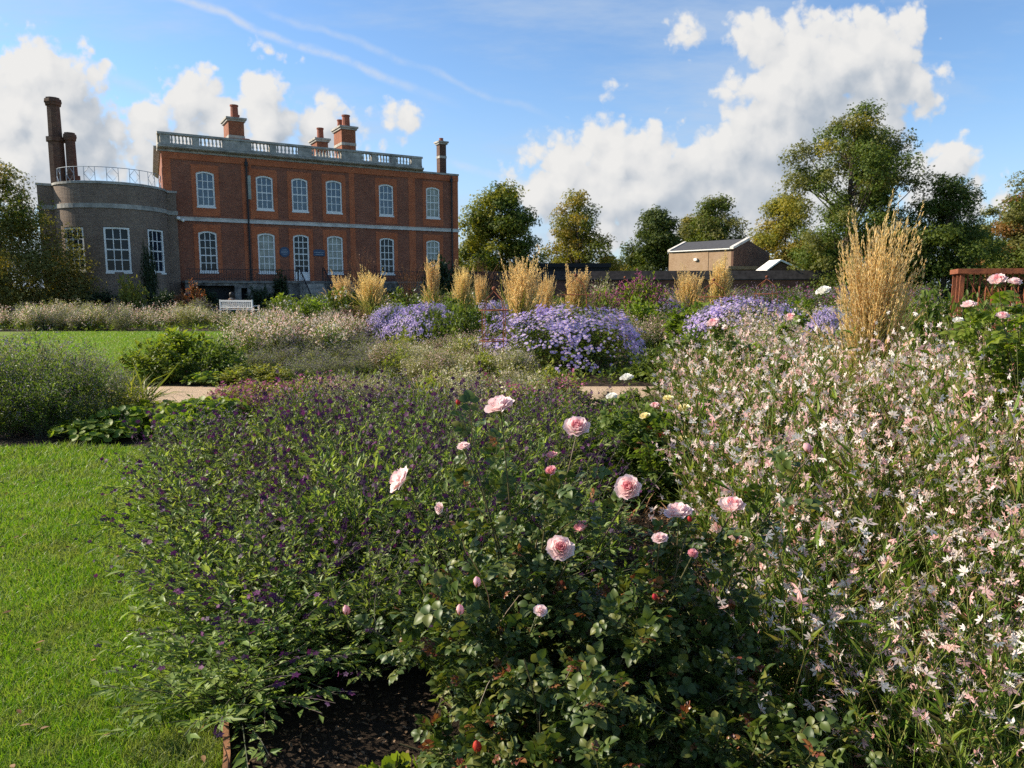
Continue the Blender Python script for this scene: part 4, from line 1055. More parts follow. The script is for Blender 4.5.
# --- roses
def bloom_mesh(name, seed, outer, inner, r=.042, openness=1.0):
    rng = np.random.default_rng(seed); g = Geo()
    layers = [(.32, 5, .12), (.52, 6, .28), (.72, 7, .45), (.92, 8, .68), (1.04, 7, .95)]
    for li, (rr, n, op) in enumerate(layers):
        for i in range(n):
            a = 2 * math.pi * (i + .5 * (li % 2)) / n + rng.normal() * .15; op2 = op * openness + rng.normal() * .07; R_ = r * rr * (1 + rng.normal() * .05)
            nu, nv_ = 5, 4; V = []; T = []
            for v in range(nv_):
                q = v / (nv_ - 1); ht = r * 1.15 * (q ** .8) * math.cos(op2 * .85) + r * .06 * (1 - q); rd = R_ * (.25 + .75 * math.sin(min(1.5, q * 1.6))) * (.55 + .45 * op2) + r * .18 * max(0, op2 - .6) * q * q
                half = (.9 / n * math.pi * 1.25) * (.45 + .75 * math.sin(q * 2.3))
                for u in range(nu):
                    uu = u / (nu - 1) * 2 - 1; th = a + uu * half
                    zz = ht - r * .13 * (uu * uu) * q - (r * .10 if (v == nv_ - 1 and op2 > .8) else 0); r2 = rd * (1 + .06 * math.sin(uu * 5 + i))
                    V.append((r2 * math.cos(th), r2 * math.sin(th), zz))
            for v in range(nv_ - 1):
                for u in range(nu - 1): k = v * nu + u; T += [(k, k + 1, k + nu + 1), (k, k + nu + 1, k + nu)]
            g.raw(V, T, M[outer] if li >= 2 else M[inner])
    for i in range(5):        # green sepals
        a = 2 * math.pi * i / 5; V, T = xf(LEAF, r * .8, a, (0, 0, -.002), -.5, .35); g.raw(V, T, M['leaf_mid'])
    return g.mesh(name, True)


def bud_mesh(name, mat, r=.012, h=.032):
    g = Geo(); n = 8; prof = [(0, 0), (.8, .2), (1, .45), (.75, .8), (.15, 1.0)]; V = []; T = []
    for k, (a, z) in enumerate(prof):
        for i in range(n): t = 2 * math.pi * i / n + k * .25; V.append((r * a * math.cos(t), r * a * math.sin(t), h * z))
    for k in range(len(prof) - 1):
        for i in range(n): a, b = k * n + i, k * n + (i + 1) % n; T += [(a, b, b + n), (a, b + n, a + n)]
    g.raw(V, T, M[mat])
    for i in range(5): a = 2 * math.pi * i / 5; V, T = xf(LEAF, h * .7, a, (r * .7 * math.cos(a), r * .7 * math.sin(a), 0), 1.2, .3); g.raw(V, T, M['rose_new'])
    return g.mesh(name, True)


BLOOM = {'pale': bloom_mesh('pale_bloom', 1, 'petal_pale', 'petal_pink', .043), 'loose': bloom_mesh('loose_bloom', 2, 'petal_pale', 'petal_pale', .043, 1.25),
         'pink': bloom_mesh('pink_bloom', 3, 'petal_pink', 'petal_pink', .036, .9), 'yellow': bloom_mesh('yellow_bloom', 4, 'petal_yellow', 'petal_yellow', .04), 'white': bloom_mesh('white_bloom', 5, 'petal_white', 'petal_white', .042, 1.2),
         'red': bloom_mesh('red_bloom', 6, 'petal_red', 'petal_red', .036, .9)}
BUDM = {'bud': bud_mesh('rose_bud', 'petal_pink'), 'redbud': bud_mesh('red_rose_bud', 'petal_red', .008, .02)}


def rose_bush(label, base, blooms, seed, nst=16, h=.9, w=.9, nleaf=700, leafsize=.12, new=.07, twigs=5, spread_dir=(0, 0), lo=.1, leafmat='rose_leaf'):
    """blooms: list of (px, py, depth Y, kind, size, tilt-direction)"""
    rng = np.random.default_rng(seed); bx, by = base
    root = thing('rose_bush', label, 'rose bush', (bx, by, 0))
    f = Geo()
    tips = []
    for px, py, D, kind, size, face in blooms: q = at(px, py, D); tips.append((q.x - bx, q.y - by, q.z))
    P = stems(rng, nst, h, .10, w * .5, .35, .2, 7, dome=.3)
    P[:, :, 0] += spread_dir[0] * np.linspace(0, 1, 7)[None] ** 1.5; P[:, :, 1] += spread_dir[1] * np.linspace(0, 1, 7)[None] ** 1.5
    if tips:
        tp = np.array(tips); b = ring_pts(rng, len(tp), .08)
        # flowering canes start low or fork from the bush's height
        Q = paths(b, tp - np.array([0, 0, .006]), np.stack([-tp[:, 0] * .15, -tp[:, 1] * .15, tp[:, 2] * .08], 1) + rng.normal(size=(len(tp), 3)) * .03, 7)
        P = np.concatenate([P, Q]); f.tubes(Q, rad(Q, .0048, .45), M['rose_cane'], 5)
    f.tubes(P[:nst], rad(P[:nst], .005, .45), M['rose_cane'], 5)
    n = len(P) * twigs; p0, tan = along(P, rng.integers(0, len(P), n), rng.uniform(.25, .9, n))
    r = rng.normal(size=(n, 3)); r[:, 2] = np.abs(r[:, 2]) * .6; d = nrm(tan * .6 + nrm(r)); tip = p0 + d * rng.uniform(.10, .24, (n, 1))
    W = paths(p0, tip, rng.normal(size=(n, 3)) * .015, 4); f.tubes(W, rad(W, .0022, .6), M['rose_cane'])
    nn = int(nleaf * (1 - new))
    leaves_on(f, rng, W, int(nn * .72), .1, 1.0, leafsize, ROSELEAF, M[leafmat], (.6, 1.2), 1.0, .01, .22)
    leaves_on(f, rng, P, int(nn * .28), lo, .93, leafsize, ROSELEAF, M[leafmat], (.7, 1.3), 1.0, .01, .22)
    leaves_on(f, rng, W, int(nleaf * new), .8, 1.0, leafsize * .6, ROSELEAF, M['rose_new'], (.3, .9), 1.0, .0, .22)
    link('foliage', f.mesh('rose_foliage', True), root)
    for (px, py, D, kind, size, face), t in zip(blooms, tips):
        o = link('bud' if 'bud' in kind else 'bloom', BUDM.get(kind) or BLOOM[kind], root, t, scale=(size,) * 3)
        fv = (Vector(face).normalized() + Vector((-.22, .12, .45))).normalized(); o.rotation_euler = fv.to_track_quat('Z', 'Y').to_euler()
        if kind == 'pink': o['label'] = 'deeper pink bloom'
        if kind == 'red': o['label'] = 'dark red bloom'
    return root


# ------------------------------------------------------------------ trees
def tree(label, px, pytop, D, wpx, mats, prof, seed, base=.12, nclump=90, nleaf=16000, leaf=.30, cr=.15, name='broadleaf_tree', lean=0.0, gap=.0, limbs=40, shell=.45, group=None, lower=0.0):
    rng = np.random.default_rng(seed); p = at(px, pytop, D); h = p.z; w = wpx / FPX * D
    root = thing(name, label, 'tree', (p.x - lean * h, D, 0), 0, group)
    zs = np.array([q[0] for q in prof]); rs = np.array([q[1] for q in prof])
    t = rng.random(nclump * 3); keep = rng.random(nclump * 3) < np.interp(t, zs, rs) ** 1.2 + .08; t = t[keep][:nclump]; n = len(t)
    a = rng.random(n) * 2 * np.pi; rr = np.interp(t, zs, rs) * w * .5 * rng.uniform(shell, 1.0, n) * (1 + .12 * rng.normal(size=n))
    crad = cr * w * rng.uniform(.55, 1.2, n)
    z = h * (base + (1 - base) * t); z = np.minimum(z, h - crad * .55)
    rr = np.maximum(0, rr - crad * .45)
    C = np.stack([rr * np.cos(a) + lean * z, rr * np.sin(a), z], 1)
    # limbs
    tr = Geo(); T = paths(np.array([[0, 0, 0.]]), np.array([[lean * h * .85, 0, h * .86]]), rng.normal(size=(1, 3)) * .02 * h * np.array([1, 1, 0]), 9)
    tr.tubes(T, rad(T, h * .022, .12), M['bark'], 8)
    sel = rng.permutation(n)[:limbs]; tt = np.clip((C[sel, 2] / h - .22 * rng.random(len(sel)) - .12) / .86, .1, .9)
    b0, _ = along(T, np.zeros(len(sel), int), tt)
    B = paths(b0, C[sel], np.stack([np.zeros(len(sel))] * 2 + [np.full(len(sel), -.02 * h)], 1) + rng.normal(size=(len(sel), 3)) * .015 * h, 6)
    tr.tubes(B, rad(B, h * .0055, .25), M['bark'], 5)
    link('trunk', tr.mesh('tree_trunk', True), root)
    g = Geo(); leaf *= .62; nleaf *= 2.3; vol = crad ** 2; cnt = np.maximum(20, nleaf * vol / vol.sum()).astype(int); idx = np.repeat(np.arange(n), cnt); k = len(idx)
    d = nrm(rng.normal(size=(k, 3))); q = rng.random(k) ** .42
    # ragged clump: its radius varies with direction
    lump = 1 + .28 * np.sin(d[:, 0] * 4.1 + idx) * np.cos(d[:, 2] * 3.7 + idx * 1.7) + .07 * rng.normal(size=k).clip(-2, 1.5)
    pos = C[idx] + d * (q * lump)[:, None] * crad[idx][:, None] * np.array([1.08, 1.08, .78])
    pos[:, 2] = np.maximum(pos[:, 2], .4 + lower)
    nv = nrm(d * .8 + np.array([0, 0, .5]) + rng.normal(size=(k, 3)) * .6)
    fr = frame(nrm(np.cross(nv, rng.normal(size=(k, 3)))), nv)
    s = leaf * rng.uniform(.6, 1.25, k); mt = rng.choice(len(mats), n, p=np.array([m[1] for m in mats]) / sum(m[1] for m in mats))[idx]
    for i, (mn, _) in enumerate(mats):
        u = mt == i; g.inst(SPRIG, pos[u], fr[u], s[u], M[mn])
    link('crown', g.mesh('tree_crown'), root)
    return root


ROUND = [(0, .55), (.2, .95), (.45, 1.0), (.7, .78), (.9, .42), (1, .12)]
CONE = [(0, .75), (.15, 1.0), (.4, .88), (.7, .55), (.9, .25), (1, .06)]
OVALT = [(0, .3), (.2, .7), (.45, 1), (.7, .9), (.9, .5), (1, .15)]
tree('green-gold tree close beside the right corner of the brick mansion', 499, 183, 74, 92, [('tree_lime', 5), ('tree_green', 6)], ROUND, 31, .06, 110, 15000, .36, .15)
tree('pointed gold-tinged tree behind the black shed roof', 579, 187, 80, 80, [('tree_gold', 5), ('tree_lime', 4), ('tree_green', 3)], [(0, .8), (.15, 1.0), (.4, .95), (.65, .72), (.85, .42), (1, .1)], 32, .08, 95, 9500, .34, .13, gap=.3)
tree('dark rounded tree at the left of the tan outbuilding', 659, 208, 95, 66, [('tree_dark', 6), ('tree_green', 4)], ROUND, 33, .05, 90, 11000, .42, .16)
tree('dark spreading tree directly behind the tan outbuilding', 716, 197, 110, 70, [('tree_green', 5), ('tree_olive', 4)], OVALT, 34, .1, 80, 9000, .46, .16)
tree('small olive tree between the dark rounded tree and the outbuilding tree', 690, 216, 118, 44, [('tree_olive', 5), ('tree_gold', 3)], OVALT, 35, .1, 60, 6000, .46, .18)
tree('golden olive tree at the left of the tallest tree', 786, 196, 88, 74, [('tree_gold', 5), ('tree_lime', 4)], ROUND, 36, .03, 90, 12000, .40, .16)
BIG = [(0, .72), (.12, .84), (.3, .84), (.45, .92), (.6, 1.0), (.75, .92), (.9, .62), (1, .22)]
tree('tallest tree with a broad open crown rising behind the golden grass', 858, 106, 60, 134, [('tree_olive', 5), ('tree_green', 8), ('tree_gold', 1)], BIG, 37, .0, 170, 30000, .27, .118, lean=.015, limbs=80)
tree('dense dark green tree behind the rusty steel arbour', 952, 168, 56, 92, [('tree_green', 7), ('tree_dark', 4)], [(0, .95), (.3, 1.0), (.5, .9), (.7, .68), (.9, .38), (1, .1)], 38, .0, 105, 17000, .27, .15)
tree('bronze-red tinged tree at the edge beyond the arbour', 1030, 172, 66, 92, [('tree_bronze', 3), ('tree_olive', 4), ('tree_green', 4)], ROUND, 39, .0, 90, 13000, .32, .16)
tree('dusty green tree crowding the grey bow wing', -8, 164, 41, 152, [('tree_olive', 8), ('tree_gold', 2), ('tree_green', 3)], [(0, .95), (.3, 1.0), (.6, .85), (.85, .5), (1, .15)], 40, .0, 120, 22000, .2, .14)
for i, (px, py, D, w, lb) in enumerate(((610, 258, 120, 42, 'low olive tree peeping over the wall past the black shed'), (636, 254, 124, 40, 'low yellowish tree over the wall beside the dark rounded tree'), (905, 228, 90, 60, 'olive tree glimpsed between the tallest and the dense dark tree'), (992, 205, 100, 50, 'reddish tree top glimpsed behind the dense dark tree'), (832, 235, 95, 50, 'green tree filling in low behind the tallest tree'))):
    tree(lb, px, py, D, w, [('tree_olive', 5), ('tree_gold' if i != 3 else 'tree_bronze', 4)], ROUND, 60 + i, .0, 60, 5000, .5, .2)

# ------------------------------------------------------------------ planting near the house and along the wall
place('topiary', 280, 272, 47.0, 'dark clipped yew dome beside the terrace steps', wpx=19)
place('dark_shrub', 440, 252, 50, 'big dark evergreen shrub against the right end of the mansion', wpx=46)
place('dark_shrub', 462, 266, 52, 'lower dark shrub at the right corner of the mansion', wpx=36)
place('yellow_shrub', 132, 274, 40.5, 'small yellow-green shrub before the grey bow wing', wpx=28)
place('dark_shrub', 148, 236, 45.0, 'dark climbing shrub trained up the bow wing between its windows', wpx=17, name='climbing_shrub')
place('dark_shrub', 165, 290, 43, 'low dark shrub at the foot of the bow wing', wpx=34)
for px, py, D, w, lb in ((202, 287, 46, 40, 'dark low hedge plant under the first terrace opening'), (258, 286, 45.5, 30, 'dark low hedge plant left of the clipped yew dome'), (345, 288, 46, 40, 'dark low hedge plant right of the terrace steps'), (395, 288, 48, 50, 'dark low hedge plant at the far end of the terrace')): place('dark_shrub', px, py, D, lb, wpx=w)
place('dark_shrub', 95, 288, 43, 'low dark shrub under the left bow window', wpx=50)
place('red_shrub', 196, 281, 38, 'red-leaved shrub standing left of the white bench', wpx=26)
place('red_shrub', 182, 290, 39, 'smaller red-leaved shrub at the corner of the bow wing', wpx=16)
place('twigs', 362, 246, 44, 'tall bare reddish twiggy shrub before the mansion', wpx=36)
place('twigs', 408, 262, 43, 'lower bare twiggy shrub near the mansion corner', wpx=40)
place('twigs', 482, 258, 50, 'brown twiggy shrub at the end of the garden wall', wpx=40)
WHITE = 'white flowered rose shrub in the row before the terrace'
for px, py in ((278, 297), (292, 296), (315, 292), (338, 286), (360, 290), (385, 292), (404, 286), (425, 292), (450, 290), (475, 288)): place('white_rose_shrub', px, py + 2, RNG.uniform(31, 36), WHITE, 'white rose shrubs before the terrace', wpx=38)
for px, py, D, w, v, lb in ((879, 226, 6.5, 86, 0, 'tallest golden feather reed grass towering over the near gaura drift'),
                            (521, 261, 17, 48, 2, 'broad golden feather reed grass directly behind the big violet aster'),
                            (546, 277, 18.5, 26, 2, 'smaller golden grass touching the broad clump behind the big aster'),
                            (433, 267, 24, 17, 1, 'narrow upright golden grass column before the dark evergreen shrub'),
                            (371, 274, 30, 36, 2, 'golden grass clump beneath the tall twiggy shrub'),
                            (342, 277, 33, 26, 2, 'small golden grass clump nearest the terrace steps'),
                            (463, 269, 30, 24, 2, 'golden grass beside the mansion corner shrub'),
                            (481, 276, 31, 18, 2, 'little golden grass just left of the broad clump'),
                            (577, 276, 22, 28, 1, 'narrow golden grass inside the domed plant support'),
                            (690, 273, 27, 34, 2, 'golden grass standing under the tan outbuilding wall'),
                            (721, 266, 24, 25, 1, 'tight golden grass column in front of the outbuilding gable')):
    place('reed', px, py, D, lb, None, w, variant=v)
place('buff', 604, 277, 34, 'wispy pale green grass before the dark garden wall', wpx=34, name='wispy_grass', cat='ornamental grass')

# asters
for px, py, D, w, lb in ((566, 305, 14.6, 186, 'largest violet aster mound in the middle of the borders'), (428, 303, 19, 96, 'violet aster mound left of the dark green bush'), (395, 304, 20.5, 66, 'paler aster mound at the edge of the buff perennials'),
                         (745, 297, 17.5, 144, 'violet aster mound before the outbuilding'), (668, 297, 27, 44, 'little violet aster far back below the garden wall'), (500, 300, 22, 60, 'violet aster half hidden behind the largest mound'), (832, 306, 15, 66, 'violet aster showing left of the tallest golden grass')):
    place('aster', px, py, D, lb, wpx=w)
place('mid_shrub', 462, 303, 17.5, 'dark green bush between the two left aster mounds', wpx=54)
place('mid_shrub', 440, 310, 18.0, 'low green bush pressed against the left aster mound', wpx=34)
place('magenta', 640, 277, 25, 'magenta flowered persicaria clump before the garden wall', wpx=78)
place('magenta', 604, 288, 23, 'shorter magenta persicaria beside the narrow golden grass', wpx=50)
place('bright_shrub', 690, 305, 19, 'bright green bush between the large aster and the outbuilding aster', wpx=80)
place('bright_shrub', 640, 300, 21, 'bright green bush behind the largest aster', wpx=60)
place('mid_shrub', 690, 330, 11.2, 'green rose shrub by the gravel path below the outbuilding', wpx=90)
place('bright_shrub', 735, 345, 10.4, 'low bright green shrub at the edge of the gaura drift', wpx=80)
place('mid_shrub', 655, 348, 12.9, 'low leafy shrub at the right foot of the largest aster', wpx=60)
place('mantle', 640, 366, 13.2, 'round leaved mantle plant at the gravel edge under the largest aster', wpx=60)

# beyond the path, left
for px, py, D, w, k, lb in ((150, 340, 12.7, 70, 'bright_shrub', 'bright green shrub nearest the gravel at the far lawn corner'), (186, 330, 13.6, 80, 'bright_shrub', 'taller bright green shrub behind the gravel path'), (215, 338, 13.0, 60, 'mid_shrub', 'mid green shrub joined to the bright green shrubs'),
                            (168, 352, 12.5, 60, 'bright_shrub', 'lowest bright green shrub on the gravel edge'), (240, 366, 12.3, 56, 'yellow_shrub', 'yellow-green shrub beside the gravel path'), (268, 364, 12.4, 50, 'yellow_shrub', 'second yellow-green shrub further along the gravel path')):
    place(k, px, py, D, lb, wpx=w)
for px, py, D in ((150, 368, 12.3), (205, 372, 12.25)): place('mantle', px, py, D, 'bright mantle plant at the foot of the green shrubs', 'mantle plants beyond the path', wpx=44)
HZ = 'dusky violet catmint in the haze below the pale gaura'
for px, py, D in ((255, 350, 14), (285, 345, 14.5), (312, 345, 14.2), (340, 344, 15), (366, 342, 15.5), (300, 358, 12.8), (330, 356, 13), (362, 354, 13.3), (390, 346, 15), (275, 334, 16.5), (322, 333, 17), (360, 332, 17.5)): place('catmint', px, py, D, HZ, 'catmint beyond the path', wpx=58)
GF = 'pale pink gaura in the drift between the white bench and the catmint'
for i in range(46):
    D = RNG.uniform(16.5, 25); px = 222 + RNG.random() * 132 + (D - 18) * 1.5; place('gaura_far', px, (306 if px > 268 else 311) + (22 - D) * (.9 if px > 268 else .3) + RNG.uniform(-3, 9), D, GF, 'pale gaura before the white bench')
for px, D in ((224, 29), (236, 30), (246, 29.5), (257, 30), (266, 29), (214, 30)): place('gaura_far', px, 304.5 + RNG.uniform(-1, 2), D, 'pale gaura and seedheads growing up before the seat of the white bench', 'gaura before the bench', wpx=18)
FARG = 'pale gaura and grass in the far border behind the second lawn'
for i in range(80):
    D = RNG.uniform(27.6, 35); px = -30 + RNG.random() * 238; mixed('gaura_far' if RNG.random() < .62 else ('catmint' if RNG.random() < .5 else 'buff'), px, 303 + RNG.uniform(-3, 8) + (31 - D) * .6, D, 'in the far border behind the second lawn')

# left bed before the path
LB = 'grey-green catmint bush in the bed at the far edge of the near lawn'
for px, py, D, w, k in ((-40, 335, 8.4, 120, 'catmint'), (12, 345, 8.3, 118, 'green_catmint'), (62, 352, 8.3, 110, 'green_catmint'), (104, 372, 8.4, 76, 'green_catmint'), (30, 330, 9.4, 110, 'catmint'), (84, 345, 9.4, 90, 'catmint'), (-15, 328, 9.6, 90, 'catmint'), (118, 366, 9.2, 60, 'catmint'), (45, 372, 7.9, 90, 'green_catmint'), (-5, 378, 7.8, 90, 'green_catmint'), (88, 392, 7.9, 60, 'green_catmint')):
    place(k, px, py, D, LB, 'catmint bushes beyond the near lawn', wpx=w)
place('grass_tuft', 138, 388, 8.9, 'spiky yellow-green grass tuft at the end of the catmint bushes', wpx=44)
ML = 'bright round leaved mantle plant along the far edge of the near lawn'
for px, py, D, w in ((88, 418, 7.75, 84), (122, 408, 7.95, 80), (150, 402, 8.3, 84), (172, 406, 8.0, 70), (200, 400, 8.4, 78), (225, 398, 8.7, 70), (110, 424, 7.65, 64), (185, 414, 7.8, 60)): place('mantle', px, py, D, ML, 'mantle plants by the near lawn', wpx=w)

# near bed, far half: pinks, buff haze, low greens
PK = 'pink flowered phlox at the near side of the gravel path'
for px, py, D in ((238, 388, 9.3), (258, 392, 9.0), (285, 388, 9.2), (305, 378, 9.6), (326, 376, 9.7), (345, 382, 9.4), (270, 380, 9.8), (232, 384, 9.7), (330, 390, 9.0), (250, 378, 9.9)): place('pink_flowers', px, py, D, PK, 'pink phlox by the path', wpx=56)
BF = 'feathery buff perennial in the pale haze before the aster mounds'
for i in range(60):
    D = RNG.uniform(12.2, 15.5); px = RNG.uniform(375, 520); mixed(str(RNG.choice(['buff', 'pinkbuff', 'yellow_shrub', 'catmint'], p=[.52, .28, .1, .1])), px, 352 - (D - 12) * 5 + RNG.uniform(-6, 12), D, 'in the pale haze before the aster mounds')
for i in range(64):
    D = RNG.uniform(7.4, 9.9); px = RNG.uniform(300, 585); mixed(str(RNG.choice(['buff', 'catmint', 'pinkbuff', 'yellow_shrub', 'pink_flowers'], p=[.36, .2, .2, .12, .12])), px, 370 + RNG.uniform(-6, 12) + (9.4 - D) * 9, D, 'on the near side of the gravel path')
PB = 'rosy buff perennial between the aster mounds'
for px, py, D in ((440, 338, 15), (465, 332, 16), (478, 345, 14.2), (455, 350, 13.6), (500, 350, 13.4), (482, 326, 17), (640, 318, 18), (660, 312, 20), (620, 310, 20), (690, 318, 19.5)): place('pinkbuff', px, py, D, PB, 'rosy buff perennials', wpx=52)

# right and rear borders
LIL = 'lilac flowered perennial in the rear border below the garden wall'
for i in range(34): D = RNG.uniform(23, 36); px = RNG.uniform(640, 930); place('lilac', px, 290 + RNG.uniform(-6, 6) + (28 - D) * .3, D, LIL, 'lilac perennials along the garden wall')
MG = 'bushy green perennial in the middle of the borders'
for i in range(90):
    D = RNG.uniform(20, 44); px = RNG.uniform(275 + max(0, 30 - D) * 9, 1000); k = RNG.choice(['bright_shrub', 'mid_shrub', 'lilac', 'buff', 'white_rose_shrub'], p=[.28, .28, .2, .14, .1])
    mixed(str(k), px, 300 + RNG.uniform(-5, 7) + (32 - D) * .5, D, 'in the rear borders between lawn and garden wall')
GM = 'blush gaura in the mixed planting between the tall golden grass and the asters'
for i in range(40):
    D = RNG.uniform(12.3, 17); px = RNG.uniform(735, 1010); place('gaura_far', px, 318 - (D - 12) * 3 + RNG.uniform(-8, 8), D, GM, 'blush gaura beyond the path')
place('brown_plant', 352, 306, 23, 'rust brown faded perennial at the left of the paler aster', wpx=34)
place('brown_plant', 366, 312, 21.5, 'lower rust brown faded perennial beside the paler aster', wpx=26)
place('catmint', 757, 332, 10.6, 'silvery grey mound at the back of the gaura drift', wpx=70, name='silver_mound')
for px, py, D, k in ((930, 290, 11.5, 'mid_shrub'), (980, 296, 11, 'mid_shrub'), (905, 300, 12.2, 'bright_shrub')): place(k, px, py, D, 'green shrub around the foot of the rusty arbour', 'shrubs by the arbour', wpx=80)

# ------------------------------------------------------------------ near bed
SV = 'bushy salvia with dark purple flowers and small green leaves beside the near lawn'
sal = [(-1.02, 2.85, .5), (-.95, 2.6, .42), (-1.3, 3.2, .6), (-1.5, 3.6, .66), (-1.75, 4.05, .7), (-2.0, 4.6, .7), (-2.25, 5.2, .7), (-2.45, 5.8, .68), (-.62, 2.95, .66), (-.98, 3.2, .72), (-.45, 3.35, .84), (-1.15, 3.65, .80), (-.78, 3.6, .90), (-.30, 3.0, .74), (-.10, 3.6, .92), (-1.38, 4.1, .78), (-.95, 4.1, .92), (-.5, 4.05, .95), (-.1, 4.25, .92), (-1.65, 4.6, .76), (-1.25, 4.6, .9), (-.8, 4.65, .95), (-.35, 4.7, .93), (.1, 4.8, .88),
       (-1.9, 5.2, .78), (-1.5, 5.2, .86), (-1.05, 5.25, .9), (-.6, 5.3, .9), (-.15, 5.4, .86), (.3, 5.4, .8), (-2.1, 5.8, .74), (-1.65, 5.85, .82), (-1.2, 5.9, .85), (-.7, 6.0, .82), (-.2, 6.1, .78), (.3, 6.1, .76), (-2.3, 6.4, .68), (-1.85, 6.5, .74), (-1.35, 6.6, .76), (-.85, 6.7, .74), (-.3, 6.8, .7), (.25, 6.8, .68), (.75, 6.5, .68), (.25, 4.2, .8), (.35, 3.7, .78)]
for i, (x, y, h) in enumerate(sal):
    if y > 5.7 and i % 2: plant('green_catmint', (x, y, 0), 'low grey-green catmint mixed into the back of the purple salvias', 'catmint behind the salvias', h=h, w=1.1); continue
    plant('salvia', (x + RNG.normal() * .05, y + RNG.normal() * .05, 0), SV, 'salvia plants of the near bed', h=h * RNG.uniform(.94, 1.2), w=1.08)
for x, y, h in ((-2.2, 7.2, .6), (-1.7, 7.3, .62), (-1.1, 7.4, .64), (-.5, 7.5, .6), (.1, 7.4, .6), (.7, 7.2, .6), (1.1, 6.9, .58)): plant('salvia', (x, y, 0), SV, 'salvia plants of the near bed', h=h, w=1.0)

GA = 'airy gaura with white and pink blossoms in the big drift beside the pink roses'
pts = []
for i in range(4000):
    y = RNG.uniform(2.35, 9.2); x = RNG.uniform(.55, 7.4)
    if x < .90 + .17 * (y - 2.4) or x > .76 * y + .7: continue
    if (x - 3.2) ** 2 + (y - 4.9) ** 2 < .3 or (abs(x - at(879, 300, 6.5).x) < .35 and abs(y - 6.5) < .35): continue
    if all((x - a) ** 2 + (y - b) ** 2 > (.27 + .012 * y) ** 2 for a, b in pts): pts.append((x, y))
for x, y in ((.95, 2.2), (1.15, 2.05), (1.3, 2.3), (1.5, 2.1), (1.7, 2.3), (1.05, 2.45), (1.45, 2.45), (.85, 2.5), (1.75, 2.55), (1.25, 1.85)): plant('gaura', (x, y, 0), GA, 'gaura of the near drift', h=RNG.uniform(.5, .85), w=.66)
for x, y in ((2.35, 5.3), (2.6, 5.5), (2.9, 5.2), (3.0, 5.7), (2.2, 5.9), (2.75, 4.8), (2.45, 4.9), (3.2, 5.2), (2.0, 5.4), (3.3, 5.9)): plant('gaura', (x, y, 0), GA, 'gaura of the near drift', h=1.27, w=.8)
for x, y in pts[:190]: plant('gaura', (x, y, 0), GA, 'gaura of the near drift', h=RNG.uniform(.92, 1.24) - .03 * max(0, y - 6) - (RNG.uniform(0, .5) if y < 3.1 else 0), w=.84)

up = (0, 0, 1)
rose_bush('large pink rose bush in the middle of the near bed with the most blooms', (.02, 2.5), [
    (501, 410, 2.45, 'loose', 1.0, (-.25, -.45, .85)), (404, 482, 2.35, 'loose', .95, (-.75, -.4, .25)), (577, 431, 2.75, 'pale', 1.08, (.1, -.8, .45)), (560, 551, 2.2, 'pale', .92, (.25, -.9, .25)), (583, 530, 2.3, 'pink', .72, (-.5, -.3, .8)),
    (552, 458, 2.5, 'pink', .55, (-.1, -.4, .9)), (551, 472, 2.4, 'pink', .5, (0, -.7, .3)), (464, 448, 2.5, 'loose', .45, (0, -.5, .7)), (441, 508, 2.4, 'loose', .4, (-.4, -.6, -.2)), (630, 490, 2.5, 'pale', 1.02, (-.2, -.85, .2)),
    (461, 615, 2.05, 'bud', 1.0, up), (478, 587, 2.1, 'bud', 1.0, up), (348, 615, 2.5, 'bud', 1.15, (-.2, 0, 1)), (459, 405, 2.5, 'redbud', 1.0, (-.3, 0, 1)), (655, 600, 2.1, 'redbud', 1.0, up), (540, 612, 2.05, 'loose', .4, (.3, -.5, .4))],
    21, 22, .84, .95, 1500, .076, .06)
rose_bush('pink rose bush with two flat blooms beside the gaura drift', (.48, 2.35), [
    (679, 516, 2.35, 'loose', .9, (-.1, -.3, .9)), (732, 511, 2.4, 'pale', .95, (.1, -.4, .9)), (660, 540, 2.3, 'loose', .5, (0, -.4, .5)), (692, 555, 2.25, 'pink', .45, (.2, -.6, .3)), (811, 452, 2.5, 'bud', 1.2, (-.6, 0, .6)), (690, 522, 2.3, 'redbud', 1, up)],
    22, 18, .74, .9, 1300, .076, .07, lo=.03)
rose_bush('low leafy rose bush at the front edge of the bed', (.10, 1.98), [(547, 745, 1.85, 'redbud', 1.6, up), (478, 752, 1.85, 'redbud', 1.6, up)], 23, 20, .60, .95, 1800, .068, .10, lo=.02)
rose_bush('leafy rose bush in front of the gaura stems', (.58, 1.98), [], 24, 16, .52, .85, 1350, .068, .05, lo=.02)
rose_bush('tall rose bush with a few pale blooms past the tallest golden grass', (3.55, 5.0), [
    (998, 283, 4.9, 'pale', 1.2, (-.3, -.6, .6)), (1014, 284, 5.0, 'loose', .9, (.2, -.5, .6)), (969, 307, 4.8, 'loose', .9, (-.2, -.3, .9)), (1002, 318, 4.7, 'pale', .8, (0, -.6, .5)), (958, 322, 5.0, 'white', .7, (0, -.6, .5))],
    25, 30, 1.66, 1.5, 1500, .12, .04, leafmat='leaf_bright')
rose_bush('low rose bush with pale yellow blooms before the gravel path', (1.15, 5.6), [
    (683, 411, 5.5, 'yellow', 1.15, (0, -.6, .7)), (668, 401, 5.7, 'yellow', 1.0, (0, -.5, .8)), (645, 418, 5.5, 'yellow', .9, (-.2, -.5, .8)), (655, 408, 5.6, 'pale', .9, (0, -.4, .8)), (627, 380, 6.2, 'white', 1.2, (0, -.4, .9)), (682, 440, 5.2, 'yellow', .7, (0, -.5, .5)), (700, 408, 5.4, 'pale', .8, (0, -.5, .7)), (612, 398, 5.6, 'white', .9, (0, -.5, .7))],
    26, 26, .80, 1.3, 1000, .11, .05, leafmat='leaf_mid')
